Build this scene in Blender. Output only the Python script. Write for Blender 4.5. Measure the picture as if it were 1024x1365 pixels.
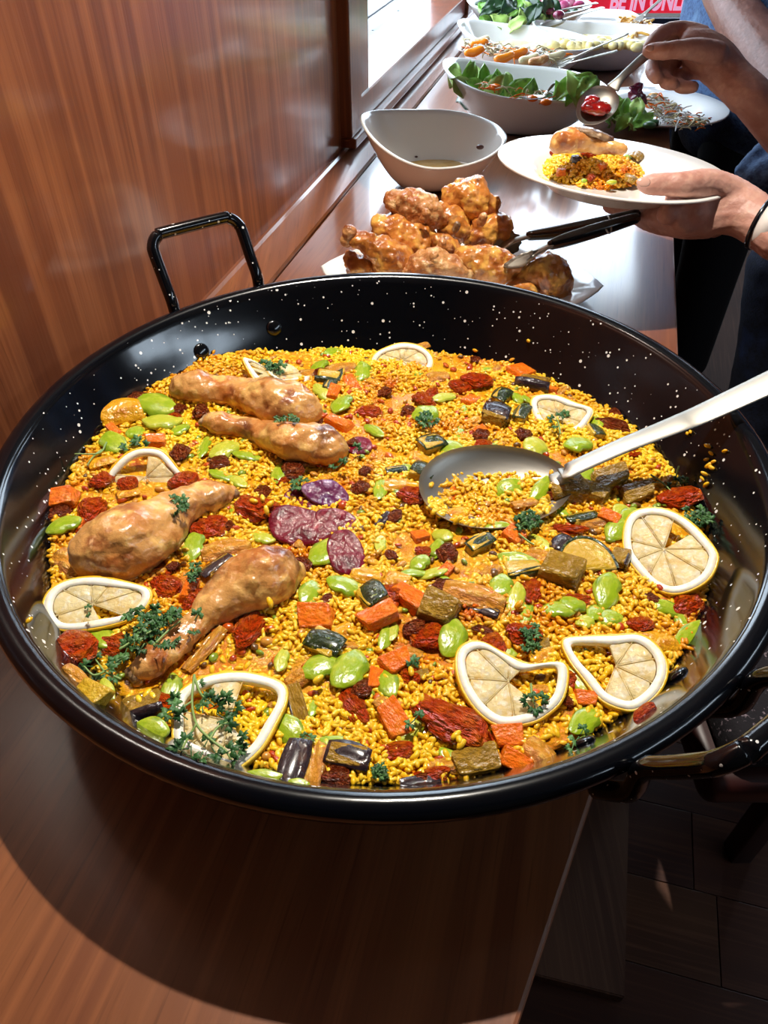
import bpy, bmesh, math, random
import numpy as np
from mathutils import Vector, Matrix, noise

for o in list(bpy.data.objects): bpy.data.objects.remove(o, do_unlink=True)
SC = bpy.context.scene
COL = SC.collection
# ------------------------------------------------------------------ camera
F = 1000.0; PITCH = math.radians(43); CAM = Vector((0, 0, 1.247))
cam = bpy.data.cameras.new('camera'); camo = bpy.data.objects.new('camera', cam); COL.objects.link(camo)
cam.sensor_fit = 'HORIZONTAL'; cam.sensor_width = 36; cam.lens = 36*F/1024
cam.clip_start = .01; camo.location = CAM; camo.rotation_euler = (math.pi/2-PITCH, 0, 0)
SC.camera = camo
# ------------------------------------------------------------------ world, light, exposure
w = bpy.data.worlds.new('world'); SC.world = w; w.use_nodes = True
bg = w.node_tree.nodes['Background']; bg.inputs[1].default_value = 10.0
_n, _l = w.node_tree.nodes, w.node_tree.links          # bright overcast sky above dim ground
_tc = _n.new('ShaderNodeTexCoord'); _sp = _n.new('ShaderNodeSeparateXYZ'); _mr = _n.new('ShaderNodeMapRange'); _mx = _n.new('ShaderNodeMix'); _mx.data_type = 'RGBA'
_l.new(_tc.outputs['Generated'], _sp.inputs[0]); _l.new(_sp.outputs[2], _mr.inputs[0]); _mr.inputs[1].default_value = -.03; _mr.inputs[2].default_value = .05
_l.new(_mr.outputs[0], _mx.inputs[0]); _mx.inputs[6].default_value = (.12, .12, .12, 1); _mx.inputs[7].default_value = (.70, .85, 1, 1); _l.new(_mx.outputs[2], bg.inputs[0])
SC.view_settings.view_transform = 'Standard'; SC.view_settings.look = 'None'
SC.view_settings.gamma = 1; SC.view_settings.use_curve_mapping = False; SC.view_settings.exposure = 0.0

WALL_A = math.radians(14.9)
A0 = Vector((-.3396, .5761)); DS = Vector((math.sin(WALL_A), math.cos(WALL_A))); DT = Vector((math.cos(WALL_A), -math.sin(WALL_A)))
TZ = .75                                   # table top
RIM = .87                                  # pan rim
PC = Vector((0, .486))                     # pan centre
def W(t, s, z): p = A0+DS*s+DT*t; return Vector((p.x, p.y, z))

def area(name, loc, rot, sx, sy, power, col, portal=False):
    l = bpy.data.lights.new(name, 'AREA'); l.shape = 'RECTANGLE'; l.size = sx; l.size_y = sy; l.energy = power; l.color = col
    o = bpy.data.objects.new(name, l); COL.objects.link(o); o.location = loc; o.rotation_euler = rot
    if portal: l.cycles.is_portal = True
    return o
# portals in the real window openings (they only guide the sky's light)
area('far_window_portal', W(1.3, 4.05, 1.525), (math.radians(-90), 0, -WALL_A), 2.7, 1.95, 1, (1, 1, 1), True)
area('side_window_portal', W(-.03, 1.71, 1.45), (math.radians(90), 0, math.radians(90)-WALL_A+math.pi), 1.08, 1.24, 1, (1, 1, 1), True)
area('right_window_portal', W(2.93, -.25, 2.075), (math.radians(90), 0, math.radians(90)-WALL_A), 2.46, .29, 1, (1, 1, 1), True)
# pendant spot over the buffet
LAMP = Vector((.05, .87, 2.11))
lt = bpy.data.lights.new('downlight_bulb', 'SPOT'); lt.energy = 108; lt.color = (1, .925, .81); lt.spot_size = math.radians(77); lt.spot_blend = .25; lt.shadow_soft_size = .012
lo = bpy.data.objects.new('downlight_bulb', lt); COL.objects.link(lo); lo.location = LAMP
lo.rotation_euler = (Vector((-.13, .55, .75))-LAMP).to_track_quat('-Z', 'Y').to_euler()

# ------------------------------------------------------------------ pixel helpers: a pixel of the photograph to a point on a real surface
def ray(X, Y):
    x = (X-512)/F; y = -(Y-682.5)/F; c, s = math.cos(PITCH), math.sin(PITCH)
    return Vector((x, c+y*s, -s+y*c))
def atz(X, Y, z): d = ray(X, Y); return CAM+d*((z-CAM.z)/d.z)
def aty(X, Y, y): d = ray(X, Y); return CAM+d*(y/d.y)
def atd(X, Y, k): return CAM+ray(X, Y)*k
def depth(P): return P.y*math.cos(PITCH)+(CAM.z-P.z)*math.sin(PITCH)
# ------------------------------------------------------------------ materials
def lin(h):
    if not isinstance(h, str): return tuple(h)
    v = [int(h[i:i+2], 16)/255 for i in (0, 2, 4)]
    return tuple(c/12.92 if c <= .04045 else ((c+.055)/1.055)**2.4 for c in v)
MATS = {}
def M(name, col, rough=.5, n=(), bump=None, coat=0, metal=0, trans=0, sss=0, stretch=(1, 1, 1), island=None, spec=.5, ior=None, emit=None):
    """n: (noise scale, colour, low, high[, stretch]) layers over the base colour; bump: (scale, strength, distance)."""
    if name in MATS: return MATS[name]
    m = bpy.data.materials.new(name); m.use_nodes = True; nt = m.node_tree; N = nt.nodes; L = nt.links
    b = N['Principled BSDF']; tc = N.new('ShaderNodeTexCoord')
    b.inputs['Roughness'].default_value = rough; b.inputs['Metallic'].default_value = metal
    b.inputs['Specular IOR Level'].default_value = spec
    if ior: b.inputs['IOR'].default_value = ior
    b.inputs['Coat Weight'].default_value = coat; b.inputs['Coat Roughness'].default_value = .12
    b.inputs['Transmission Weight'].default_value = trans
    if sss:
        b.inputs['Subsurface Weight'].default_value = sss; b.inputs['Subsurface Radius'].default_value = (.006, .004, .002); b.inputs['Subsurface Scale'].default_value = 1
    def mapped(st):
        mp = N.new('ShaderNodeMapping'); mp.inputs['Scale'].default_value = st; L.new(tc.outputs['Object'], mp.inputs[0]); return mp.outputs[0]
    base = lin(col)
    rgb = N.new('ShaderNodeRGB'); rgb.outputs[0].default_value = (*base, 1); cur = rgb.outputs[0]
    def mixin(fac, c):
        nonlocal cur
        mx = N.new('ShaderNodeMix'); mx.data_type = 'RGBA'; L.new(fac, mx.inputs[0]); L.new(cur, mx.inputs[6]); mx.inputs[7].default_value = (*lin(c), 1); cur = mx.outputs[2]
    if island:
        g = N.new('ShaderNodeNewGeometry'); mr = N.new('ShaderNodeMapRange'); L.new(g.outputs['Random Per Island'], mr.inputs[0])
        mr.inputs[1].default_value = island[1]; mr.inputs[2].default_value = island[2]; mixin(mr.outputs[0], island[0])
    for q in n:
        nz = N.new('ShaderNodeTexNoise'); nz.inputs['Scale'].default_value = q[0]; nz.inputs['Detail'].default_value = 5
        L.new(mapped(q[4] if len(q) > 4 else stretch), nz.inputs[0])
        mr = N.new('ShaderNodeMapRange'); L.new(nz.outputs[0], mr.inputs[0]); mr.inputs[1].default_value = q[2]; mr.inputs[2].default_value = q[3]
        mixin(mr.outputs[0], q[1])
    L.new(cur, b.inputs['Base Color'])
    if bump:
        nz = N.new('ShaderNodeTexNoise'); nz.inputs['Scale'].default_value = bump[0]; nz.inputs['Detail'].default_value = 4; L.new(mapped(stretch), nz.inputs[0])
        bp = N.new('ShaderNodeBump'); bp.inputs['Strength'].default_value = bump[1]; bp.inputs['Distance'].default_value = bump[2]; L.new(nz.outputs[0], bp.inputs['Height']); L.new(bp.outputs[0], b.inputs['Normal'])
    if emit: b.inputs['Emission Color'].default_value = (*lin(emit[0]), 1); b.inputs['Emission Strength'].default_value = emit[1]
    MATS[name] = m; return m
def nodes_of(m): return m.node_tree.nodes, m.node_tree.links, m.node_tree.nodes['Principled BSDF']

m_wall = M('mahogany_wall', '8a4c2c', .33, [(3, '723c24', .35, .65, (6, 6, .12)), (30, 'a8643c', .45, .75, (2.2, 2.2, .05)), (120, '52260f', .6, .85, (2.5, 2.5, .06))], (160, .12, .002), stretch=(2, 2, .06), coat=.6)
m_table = M('mahogany_table', '84502f', .3, [(3, '6e3c24', .35, .65, (5, .4, 1)), (60, '945a36', .45, .8, (2, .06, 1)), (160, '4c2612', .58, .85, (2.4, .08, 1))], (150, .06, .0015), stretch=(2, .06, 1), coat=.8)
m_post = M('mahogany_frame', '7a3c1c', .3, [(4, '5a2a14', .35, .65, (5, 5, .2)), (80, '8c4a24', .5, .8, (2, 2, .05))], (150, .1, .001), stretch=(2, 2, .06), coat=.3)
m_floor = M('oak_floor_dark', '3c251a', .8, [(4, '2e1c15', .35, .65, (3, .3, 1)), (90, '4a3022', .5, .8, (2, .06, 1))], (120, .15, .001), stretch=(2, .06, 1), spec=.1)
m_board = M('foot_board_wood', '6d4934', .5, [(5, '573626', .35, .65, (5, .2, 1)), (110, '7a543c', .5, .8, (2, .05, 1))], stretch=(2, .06, 1))
m_ceil = M('ceiling_paint', '968d82', .9)
m_plaster = M('room_plaster', '463a34', .9, [(3, '3c322d', .4, .6)])
m_deck = M('weathered_deck', '6f777e', .7, [(4, '5f676e', .4, .7, (8, .3, 1))], (90, .2, .002), stretch=(3, .1, 1))
m_white = M('white_porcelain', 'e9e6e1', .12, coat=.3)
m_steel = M('brushed_steel', 'b4b0a8', .45, [(6, '9c9890', .4, .7)], (160, .1, .0006), metal=1)
m_nail = M('nail_iron', '4d4a48', .5, metal=.8)

def enamel():
    m = M('black_speckled_enamel', '07080c', .13, coat=.4, bump=(9, .12, .004)); N, L, b = nodes_of(m)
    cur = b.inputs['Base Color'].links[0].from_socket; tc = N.new('ShaderNodeTexCoord')
    for sc, th in ((88, .105), (150, .10)):
        v = N.new('ShaderNodeTexVoronoi'); v.inputs['Scale'].default_value = sc; L.new(tc.outputs['Object'], v.inputs['Vector'])
        sp = N.new('ShaderNodeSeparateColor'); L.new(v.outputs['Color'], sp.inputs[0])
        mu = N.new('ShaderNodeMath'); mu.operation = 'MULTIPLY'; mu.inputs[1].default_value = th*1.6; L.new(sp.outputs[0], mu.inputs[0])
        lt_ = N.new('ShaderNodeMath'); lt_.operation = 'LESS_THAN'; L.new(v.outputs['Distance'], lt_.inputs[0]); L.new(mu.outputs[0], lt_.inputs[1])
        mx = N.new('ShaderNodeMix'); mx.data_type = 'RGBA'; L.new(lt_.outputs[0], mx.inputs[0]); L.new(cur, mx.inputs[6]); mx.inputs[7].default_value = (.75, .74, .72, 1); cur = mx.outputs[2]
    L.new(cur, b.inputs['Base Color']); return m
m_enamel = enamel()
m_rim = M('rim_enamel', '05070d', .16, [(120, '8b8d92', .76, .8)], coat=.25)

m_rice = M('saffron_rice', 'edb413', .22, [(16, 'e0900e', .48, .64), (24, 'c65a0a', .57, .69), (6, 'f2ca26', .5, .68)], island=('f6d24a', .2, 1.1), coat=.2)
m_sauce = M('orange_sauce', 'd8940f', .1, [(16, 'c8660a', .5, .64), (30, 'a83a08', .6, .72), (9, 'e4ac14', .5, .66)], (230, .9, .004), coat=.2)
m_bean = M('broad_bean', '8fa81a', .24, [(2.5, 'b9c040', .45, .65), (1.6, '6f8c14', .5, .65)], (4, .12, .03), coat=.4)
m_bean2 = M('broad_bean_pale', 'b3b834', .27, [(2.5, 'cfc84a', .45, .65), (1.5, '93a322', .5, .65)], (4, .15, .03), coat=.35)
m_carrot = M('cooked_carrot', 'e46a10', .14, [(2.2, 'f08822', .45, .65), (1.4, 'c84e0a', .55, .7)], (5, .35, .08))
m_tomato = M('cooked_tomato', 'c23c0c', .12, [(2.2, 'dc6a14', .48, .64), (1.4, '962409', .54, .7)], (5, .7, .14))
m_chorizo = M('chorizo', 'a03c16', .2, [(6, 'c86a38', .48, .6), (2.4, '702810', .54, .68)], (9, .9, .12))
m_zskin = M('courgette_skin', '26320c', .2, [(6, '6a7422', .6, .7), (2, '171f08', .5, .7)], (7, .3, .05), coat=.45)
m_zflesh = M('courgette_flesh', 'c69c1c', .28, [(2.5, 'dcbc40', .48, .64), (1.6, '9a7a18', .55, .7)], (8, .3, .05), coat=.3)
m_askin = M('aubergine_skin', '2a1d22', .15, [(2, '54382c', .52, .68)], (6, .2, .05), coat=.5)
m_aflesh = M('aubergine_flesh', '9c7626', .14, [(2, '7a5a1e', .48, .64), (4, 'b8943c', .56, .7)], (4, .4, .1))
m_onion = M('cooked_onion', 'c9862c', .12, [(1.5, 'b8744c', .5, .66), (3, 'dba84e', .5, .66)], (3, .4, .1), sss=.1)
m_pepper = M('yellow_pepper', 'e0a018', .22, [(2, 'c6780e', .5, .66)], (4, .3, .06), coat=.4)
m_salami = M('cured_sausage', '741226', .14, [(130, 'a04450', .54, .68), (45, '4a0a18', .5, .7), (300, 'bc8a90', .66, .74)], (220, .8, .002), spec=.35)
m_salami2 = M('cured_sausage_purple', '6b2a52', .14, [(130, 'a888a8', .52, .68), (60, '4a1458', .5, .7)], (220, .8, .002), spec=.35)
m_rind = M('lemon_rind', 'efb416', .35, [(90, 'f2c93a', .45, .7)], (350, .35, .001), coat=.2, sss=.15)
m_pith = M('lemon_pith', 'f8f3e4', .5, [(150, 'efe6c8', .5, .7)], (250, .3, .001), sss=.15)
m_pulp = M('lemon_pulp', 'faeab4', .1, [(60, 'f2d288', .52, .68), (200, 'fffbe6', .5, .66)], (260, .5, .003))
def see_through(m, k):
    N, L, b = nodes_of(m); t = N.new('ShaderNodeBsdfTransparent'); t.inputs[0].default_value = (1, .96, .82, 1); x = N.new('ShaderNodeMixShader'); x.inputs[0].default_value = k
    L.new(b.outputs[0], x.inputs[1]); L.new(t.outputs[0], x.inputs[2]); L.new(x.outputs[0], N['Material Output'].inputs['Surface'])
see_through(m_pulp, .40)
m_parsley = M('parsley_leaf', '2c5a28', .5, [(60, '5d8a4a', .45, .68), (150, '1d401c', .55, .7)], (200, .3, .001))
m_stem = M('parsley_stem', '7f9a52', .45)
m_roast = M('roast_skin', 'd29a58', .3, [(30, 'b86c30', .44, .6), (60, 'ebbc70', .5, .64), (38, '94502a', .56, .68), (22, '60301a', .6, .7), (130, 'e2b080', .6, .72)], (75, .6, .005), coat=.4, sss=.08)
m_fried = M('glazed_skin', 'c47a34', .28, [(34, '98501c', .46, .62), (55, 'e4aa50', .5, .62), (30, '602a12', .6, .7), (90, 'd8985c', .56, .68)], (100, .6, .004), coat=.35, sss=.08)
m_pale = M('chicken_skin_pale', 'c98f58', .34, [(34, 'a8602e', .45, .62), (80, 'e4bc84', .54, .68), (28, '7c3c1c', .6, .7)], (130, .9, .004), coat=.3, sss=.1)
m_bone = M('bone_end', '8a6a4a', .4, [(60, '4c2c1c', .5, .65), (90, 'c8aa84', .55, .7)], (120, .7, .004), coat=.3)
m_skin = M('skin', 'c39282', .5, [(30, 'b07a6a', .45, .7), (90, 'cfa28e', .5, .75)], (170, .4, .002), sss=.1)
m_skin_shaded = M('skin_tan', '7a5044', .5, [(30, '6c4438', .45, .7), (90, '8a5e50', .5, .75)], (170, .4, .002), sss=.08)  # skin colour darkened to stand in for the backlit shade on the arm
m_nailf = M('finger_nail', 'd2a595', .25, coat=.2)
m_denim = M('blue_denim', '3a5478', .85, [(160, '24385a', .45, .65), (14, '64809f', .55, .75)], (350, .5, .002))
m_navy = M('navy_denim', '141b33', .9, [(160, '0c1122', .45, .65), (9, '22386a', .58, .75)], (350, .4, .002))
m_black = M('black_cloth', '0b0c12', .9)
m_hair = M('hair', '2a1c14', .6, [(90, '3c281c', .4, .7, (1, 1, .2))])
m_speck = M('speckled_upholstery', '17131a', .9, [(170, '8f7f88', .6, .68)], (200, .5, .002))
m_redwood = M('red_wood', '3a1410', .4, [(8, '2a0c0a', .4, .6)], coat=.1)
m_rubber = M('black_plastic', '0b0d12', .2, coat=.6)
m_leaf = M('salad_leaf', '74a83c', .38, [(30, '98c058', .45, .68), (80, '4a7a28', .55, .72)], (60, .4, .003), coat=.2)
m_leafd = M('dark_leaf', '1d3a1c', .35, [(30, '35592c', .5, .7)], (60, .4, .003), coat=.25)
m_leafp = M('pale_leaf', 'a9c46a', .4, [(30, '86ac44', .5, .7)], (60, .4, .003))
m_beet = M('beetroot', '5b1228', .25, [(40, '8e2a4a', .5, .7)], coat=.4)
m_radish = M('pink_radish', 'c8507c', .3, [(40, 'e8b0c4', .5, .66)], coat=.3)
m_cab = M('shredded_vegetable', 'd8c9a0', .4, [(40, 'b8a878', .5, .7)], coat=.2)
m_dress = M('bowl_dressing', 'd9b46a', .12, [(25, 'c49440', .5, .7)], coat=.5)
m_dark = M('dark_bit', '4a1c14', .3, coat=.3)
m_potato = M('potato_salad', 'e3cd86', .4, [(40, 'f0e2b4', .5, .7)], coat=.2)
m_noodle = M('pasta', 'd9a24a', .35, [(40, 'e6bc70', .5, .7)], coat=.3)
m_red = M('banner_red_glow', 'd8203a', .5, emit=('e8243c', .55))  # emission added in place of window light shining through the cloth
m_letter = M('banner_letters_glow', 'f4b4d8', .5, emit=('f4b4d8', .6))  # letters given the same added glow; they are no lamp
m_band = M('watch_band', 'e4dcd6', .4)
m_sauce2 = M('red_relish', '8c1410', .12, [(60, '5a0a0a', .5, .7)], (120, .6, .003), coat=.6)
# ------------------------------------------------------------------ mesh helpers
def tag(o, label=None, cat=None, group=None, kind=None):
    for k, v in (('label', label), ('category', cat), ('group', group), ('kind', kind)):
        if v: o[k] = v
    return o
def link(name, me, mat=None, parent=None):
    o = bpy.data.objects.new(name, me); COL.objects.link(o)
    if mat and not me.materials: me.materials.append(mat)
    if parent:
        o.parent = parent; o.matrix_parent_inverse = Matrix.LocRotScale(*parent.matrix_basis.decompose()).inverted()
    return o
def mesh(name, vs, fs, mat=None, parent=None, smooth=True):
    me = bpy.data.meshes.new(name); me.from_pydata([tuple(v) for v in vs], [], fs); me.update()
    if smooth: me.shade_smooth()
    return link(name, me, mat, parent)
def bm_obj(name, bm, mat=None, parent=None, smooth=False):
    me = bpy.data.meshes.new(name); bm.normal_update(); bm.to_mesh(me); bm.free()
    if smooth: me.shade_smooth()
    return link(name, me, mat, parent)
def empty(name, loc=(0, 0, 0)):
    o = bpy.data.objects.new(name, None); COL.objects.link(o); o.location = loc; o.empty_display_size = .02
    return o
def box_wall(name, t0, t1, s0, s1, z0, z1, mat, parent=None, bevel=0):
    """box in the frame of the wall: t away from it, s along it"""
    bm = bmesh.new(); bmesh.ops.create_cube(bm, size=1)
    ct, cs, cz = (t0+t1)/2, (s0+s1)/2, (z0+z1)/2
    for v in bm.verts: v.co = Vector((v.co.x*(t1-t0), v.co.y*(s1-s0), v.co.z*(z1-z0)))
    if bevel: bmesh.ops.bevel(bm, geom=bm.edges[:], offset=bevel, segments=2, affect='EDGES', profile=.5)
    o = bm_obj(name, bm, mat)
    o.location = W(ct, cs, cz); o.rotation_euler.z = -WALL_A
    if parent: o.parent = parent; o.matrix_parent_inverse = Matrix.LocRotScale(*parent.matrix_basis.decompose()).inverted()
    return o
def prism_wall(name, poly, z0, z1, mat, parent=None, bevel=.003):
    bm = bmesh.new(); org = W(poly[0][0], poly[0][1], z0)
    R = Matrix.Rotation(WALL_A, 3, 'Z')
    vs = [bm.verts.new((t-poly[0][0], s-poly[0][1], 0)) for t, s in poly]
    f = bm.faces.new(vs); r = bmesh.ops.extrude_face_region(bm, geom=[f])
    for v in r['geom']:
        if isinstance(v, bmesh.types.BMVert): v.co.z += z1-z0
    bmesh.ops.recalc_face_normals(bm, faces=bm.faces)
    if bevel: bmesh.ops.bevel(bm, geom=bm.edges[:], offset=bevel, segments=2, affect='EDGES', profile=.5)
    o = bm_obj(name, bm, mat); o.location = org; o.rotation_euler.z = -WALL_A
    if parent: o.parent = parent; o.matrix_parent_inverse = Matrix.LocRotScale(*parent.matrix_basis.decompose()).inverted()
    return o
def struct(o): o['kind'] = 'structure'; return o
def spline(pts, n):
    """Catmull-Rom through points (tuples of any length) -> n samples"""
    P = np.array(pts, float); k = len(P)
    if k == 2: return [P[0]+(P[1]-P[0])*i/(n-1) for i in range(n)]
    out = []
    for i in range(n):
        u = i/(n-1)*(k-1); j = min(int(u), k-2); t = u-j
        p0 = P[j-1] if j > 0 else 2*P[0]-P[1]; p1 = P[j]; p2 = P[j+1]; p3 = P[j+2] if j+2 < k else 2*P[-1]-P[-2]
        out.append(.5*((2*p1)+(-p0+p2)*t+(2*p0-5*p1+4*p2-p3)*t*t+(-p0+3*p1-3*p2+p3)*t**3))
    return out
def closed_spline(pts, n):
    P = np.array(pts, float); k = len(P); out = []
    for i in range(n):
        u = i/n*k; j = int(u) % k; t = u-int(u)
        p0, p1, p2, p3 = P[(j-1) % k], P[j], P[(j+1) % k], P[(j+2) % k]
        out.append(.5*((2*p1)+(-p0+p2)*t+(2*p0-5*p1+4*p2-p3)*t*t+(-p0+3*p1-3*p2+p3)*t**3))
    return out
def tube(pts, rads, seg=10, n=None, up=(0, 0, 1), cap=True):
    """lofted tube; rads: r or (r_side, r_up) per point"""
    R = [(r, r) if not isinstance(r, (tuple, list)) else r for r in rads]
    raw = [tuple(p)+tuple(r) for p, r in zip(pts, R)]
    S = spline(raw, n) if n else [np.array(q, float) for q in raw]
    vs, fs = [], []; up = Vector(up)
    C = [Vector(q[:3]) for q in S]; rings = []
    for i, q in enumerate(S):
        d = (C[min(i+1, len(C)-1)]-C[max(i-1, 0)]).normalized()
        side = d.cross(up)
        if side.length < .05: side = d.cross(Vector((.3, 1, .1)))
        side.normalize(); u = side.cross(d).normalized(); rings.append((C[i], side, u, d, max(q[3], 1e-5), max(q[4], 1e-5)))
    if cap:     # rounded ends
        a = rings[0]; b = rings[-1]; pre, post = [], []
        for k in (2, 1):
            th = math.radians(30*k+15); pre.append((a[0]-a[3]*min(a[4], a[5])*math.sin(th)*.9, a[1], a[2], a[3], a[4]*math.cos(th), a[5]*math.cos(th)))
        for k in (1, 2):
            th = math.radians(30*k+15); post.append((b[0]+b[3]*min(b[4], b[5])*math.sin(th)*.9, b[1], b[2], b[3], b[4]*math.cos(th), b[5]*math.cos(th)))
        rings = pre+rings+post
    for c, sd, u, d, ra, rb in rings:
        for j in range(seg):
            th = 2*math.pi*j/seg; vs.append(c+sd*(ra*math.cos(th))+u*(rb*math.sin(th)))
    k = len(rings)
    for i in range(k-1):
        for j in range(seg): fs.append((i*seg+j, i*seg+(j+1) % seg, (i+1)*seg+(j+1) % seg, (i+1)*seg+j))
    fs.append(tuple(range(seg-1, -1, -1))); fs.append(tuple((k-1)*seg+j for j in range(seg)))
    return vs, fs
def join(parts):
    vs, fs = [], []
    for v, f in parts:
        o = len(vs); vs += list(v); fs += [tuple(i+o for i in q) for q in f]
    return vs, fs
def ball(c, rx, ry=None, rz=None, rot=None, seg=14, rings=9):
    ry = ry or rx; rz = rz or rx; vs = [], ; vs = []; fs = []; R = rot or Matrix.Identity(3); c = Vector(c)
    vs.append(c+R@Vector((0, 0, rz)))
    for i in range(1, rings):
        a = math.pi*i/rings
        for j in range(seg):
            b = 2*math.pi*j/seg; vs.append(c+R@Vector((rx*math.sin(a)*math.cos(b), ry*math.sin(a)*math.sin(b), rz*math.cos(a))))
    vs.append(c+R@Vector((0, 0, -rz)))
    for j in range(seg): fs.append((0, 1+j, 1+(j+1) % seg))
    for i in range(rings-2):
        for j in range(seg): a = 1+i*seg; fs.append((a+j, a+seg+j, a+seg+(j+1) % seg, a+(j+1) % seg))
    l = len(vs)-1; a = 1+(rings-2)*seg
    for j in range(seg): fs.append((l, a+(j+1) % seg, a+j))
    return vs, fs
def fuse(name, parts, voxel, mat, parent=None, smooth=6, lump=0, lscale=40, seed=0):
    """union of overlapping closed lofts as one continuous skin (voxel remesh + smoothing), then noise relief"""
    vs, fs = join(parts); me = bpy.data.meshes.new('tmp'); me.from_pydata([tuple(v) for v in vs], [], fs); me.update()
    bm = bmesh.new(); bm.from_mesh(me); bmesh.ops.recalc_face_normals(bm, faces=bm.faces); bm.to_mesh(me); bm.free()
    o = bpy.data.objects.new('tmp', me); COL.objects.link(o)
    r = o.modifiers.new('r', 'REMESH'); r.mode = 'VOXEL'; r.voxel_size = voxel
    s = o.modifiers.new('s', 'SMOOTH'); s.factor = .5; s.iterations = smooth
    dg = bpy.context.evaluated_depsgraph_get(); out = bpy.data.meshes.new_from_object(o.evaluated_get(dg)); out.name = name
    bpy.data.objects.remove(o); bpy.data.meshes.remove(me)
    if lump:
        off = Vector((seed*3.1, seed*1.7, 0)); nv = len(out.vertices)
        co = [v.co.copy() for v in out.vertices]; no = [v.normal.copy() for v in out.vertices]
        for i in range(nv):
            p = co[i]*lscale+off; q = noise.noise(p)*.7+noise.noise(p*2.3)*.4+noise.noise(p*5)*.18
            out.vertices[i].co = co[i]+no[i]*(q*lump)
    out.update(); out.shade_smooth()
    return link(name, out, mat, parent)
def lathe(name, prof, seg, mat, loc=(0, 0, 0), parent=None, closed=False):
    vs, fs = [], []; k = len(prof)
    for r, z in prof:
        for j in range(seg): a = 2*math.pi*j/seg; vs.append((loc[0]+r*math.cos(a), loc[1]+r*math.sin(a), loc[2]+z))
    for i in range(k if closed else k-1):
        for j in range(seg): i2 = (i+1) % k; fs.append((i*seg+j, i*seg+(j+1) % seg, i2*seg+(j+1) % seg, i2*seg+j))
    return mesh(name, vs, fs, mat, parent)
def plate_outline(name, top, th, mat, parent=None, dirn=None, edge=.3):
    """thick slab from a 3-D outline (list of Vectors); dirn = thickness direction"""
    n = len(top); c = sum((Vector(p) for p in top), Vector())/n; dn = dirn or Vector((0, 0, -1))
    vs, fs = [], []
    for off, sc in ((0, .93), (.18, 1), (.82, 1), (1, .95)):
        for p in top: vs.append(c+(Vector(p)-c)*sc+dn*(th*off))
    for r in range(3):
        for j in range(n): fs.append((r*n+j, (r+1)*n+j, (r+1)*n+(j+1) % n, r*n+(j+1) % n))
    vs.append(c); vs.append(c+dn*th)
    for j in range(n): fs.append((4*n, j, (j+1) % n)); fs.append((4*n+1, 3*n+(j+1) % n, 3*n+j))
    return mesh(name, vs, fs, mat, parent)

# ================================================================== STRUCTURE
struct(box_wall('wall_left', -.1, 0, -2.2, 1.0, 0, 2.75, m_wall))
box = box_wall
struct(box('wall_left_beneath', -.1, 0, 1.0, 2.42, 0, .775, m_wall)).name = 'wall_left_lower'
struct(box('wall_left_far', -.1, 0, 2.32, 4.1, .775, 2.75, m_wall))
struct(box('wall_left_upper', -.1, 0, 1.0, 2.32, 2.1, 2.75, m_wall))
# window_1: frame members as parts, glass, and the boards of the outside ledge
win = struct(empty('window_1', W(0, 1.1, .775)))
box('frame_post', -.1, .022, 1.0, 1.072, .79, 2.1, m_post, win, .003)
box('frame_stile', -.09, .008, 1.072, 1.172, .79, 2.1, m_post, win, .002)
box('frame_post', -.1, .022, 2.25, 2.32, .79, 2.1, m_post, win, .003)
box('bottom_rail', -.09, .012, 1.072, 2.25, .79, .838, m_post, win, .003)
box('sill_ledge', -.1, .03, 1.0, 2.32, .772, .79, m_post, win, .003)
box('top_rail', -.09, .012, 1.072, 2.25, 2.04, 2.1, m_post, win, .003)
def glass():
    m = bpy.data.materials.new('window_glass'); m.use_nodes = True; N = m.node_tree.nodes; L = m.node_tree.links; N.clear()
    o = N.new('ShaderNodeOutputMaterial'); t = N.new('ShaderNodeBsdfTransparent'); g = N.new('ShaderNodeBsdfGlossy'); g.inputs['Roughness'].default_value = .02
    x = N.new('ShaderNodeMixShader'); x.inputs[0].default_value = .045
    L.new(t.outputs[0], x.inputs[1]); L.new(g.outputs[0], x.inputs[2]); L.new(x.outputs[0], o.inputs[0]); return m
m_glass = glass()
box('glass_pane', -.055, -.05, 1.172, 2.25, .838, 2.04, m_glass, win)
ledge = struct(empty('trim_1', W(-.35, 1.8, .68)))
for k in range(8):
    t1 = -.105-.155*k
    b = box('deck_board', t1-.146, t1, .9, 4.4, .675, .70, m_deck, ledge, .002)
    if k < 4:
        for j in range(9):
            p = W(t1-.075, 1.3+.36*j+(.05 if k % 2 else 0), .7005)
            if k < 3: lathe('nail_head', [(0.0001, .0012), (.004, .001), (.0045, -.001)], 8, m_nail, p, ledge)
# sloped strip and bead where wall meets counter
def strip(name, prof, s0, s1, mat):
    vs = [W(t, s, z) for s in (s0, s1) for t, z in prof]; k = len(prof)
    fs = [(i, (i+1) % k, k+(i+1) % k, k+i) for i in range(k)]+[tuple(range(k-1, -1, -1)), tuple(range(k, 2*k))]
    return struct(mesh(name, vs, fs, mat, None, False))
strip('baseboard_left', [(.0, .7515), (.0, .7685), (.007, .7705), (.011, .767), (.056, .7555), (.058, .7515)], -2.1, 4.0, m_table)
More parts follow.
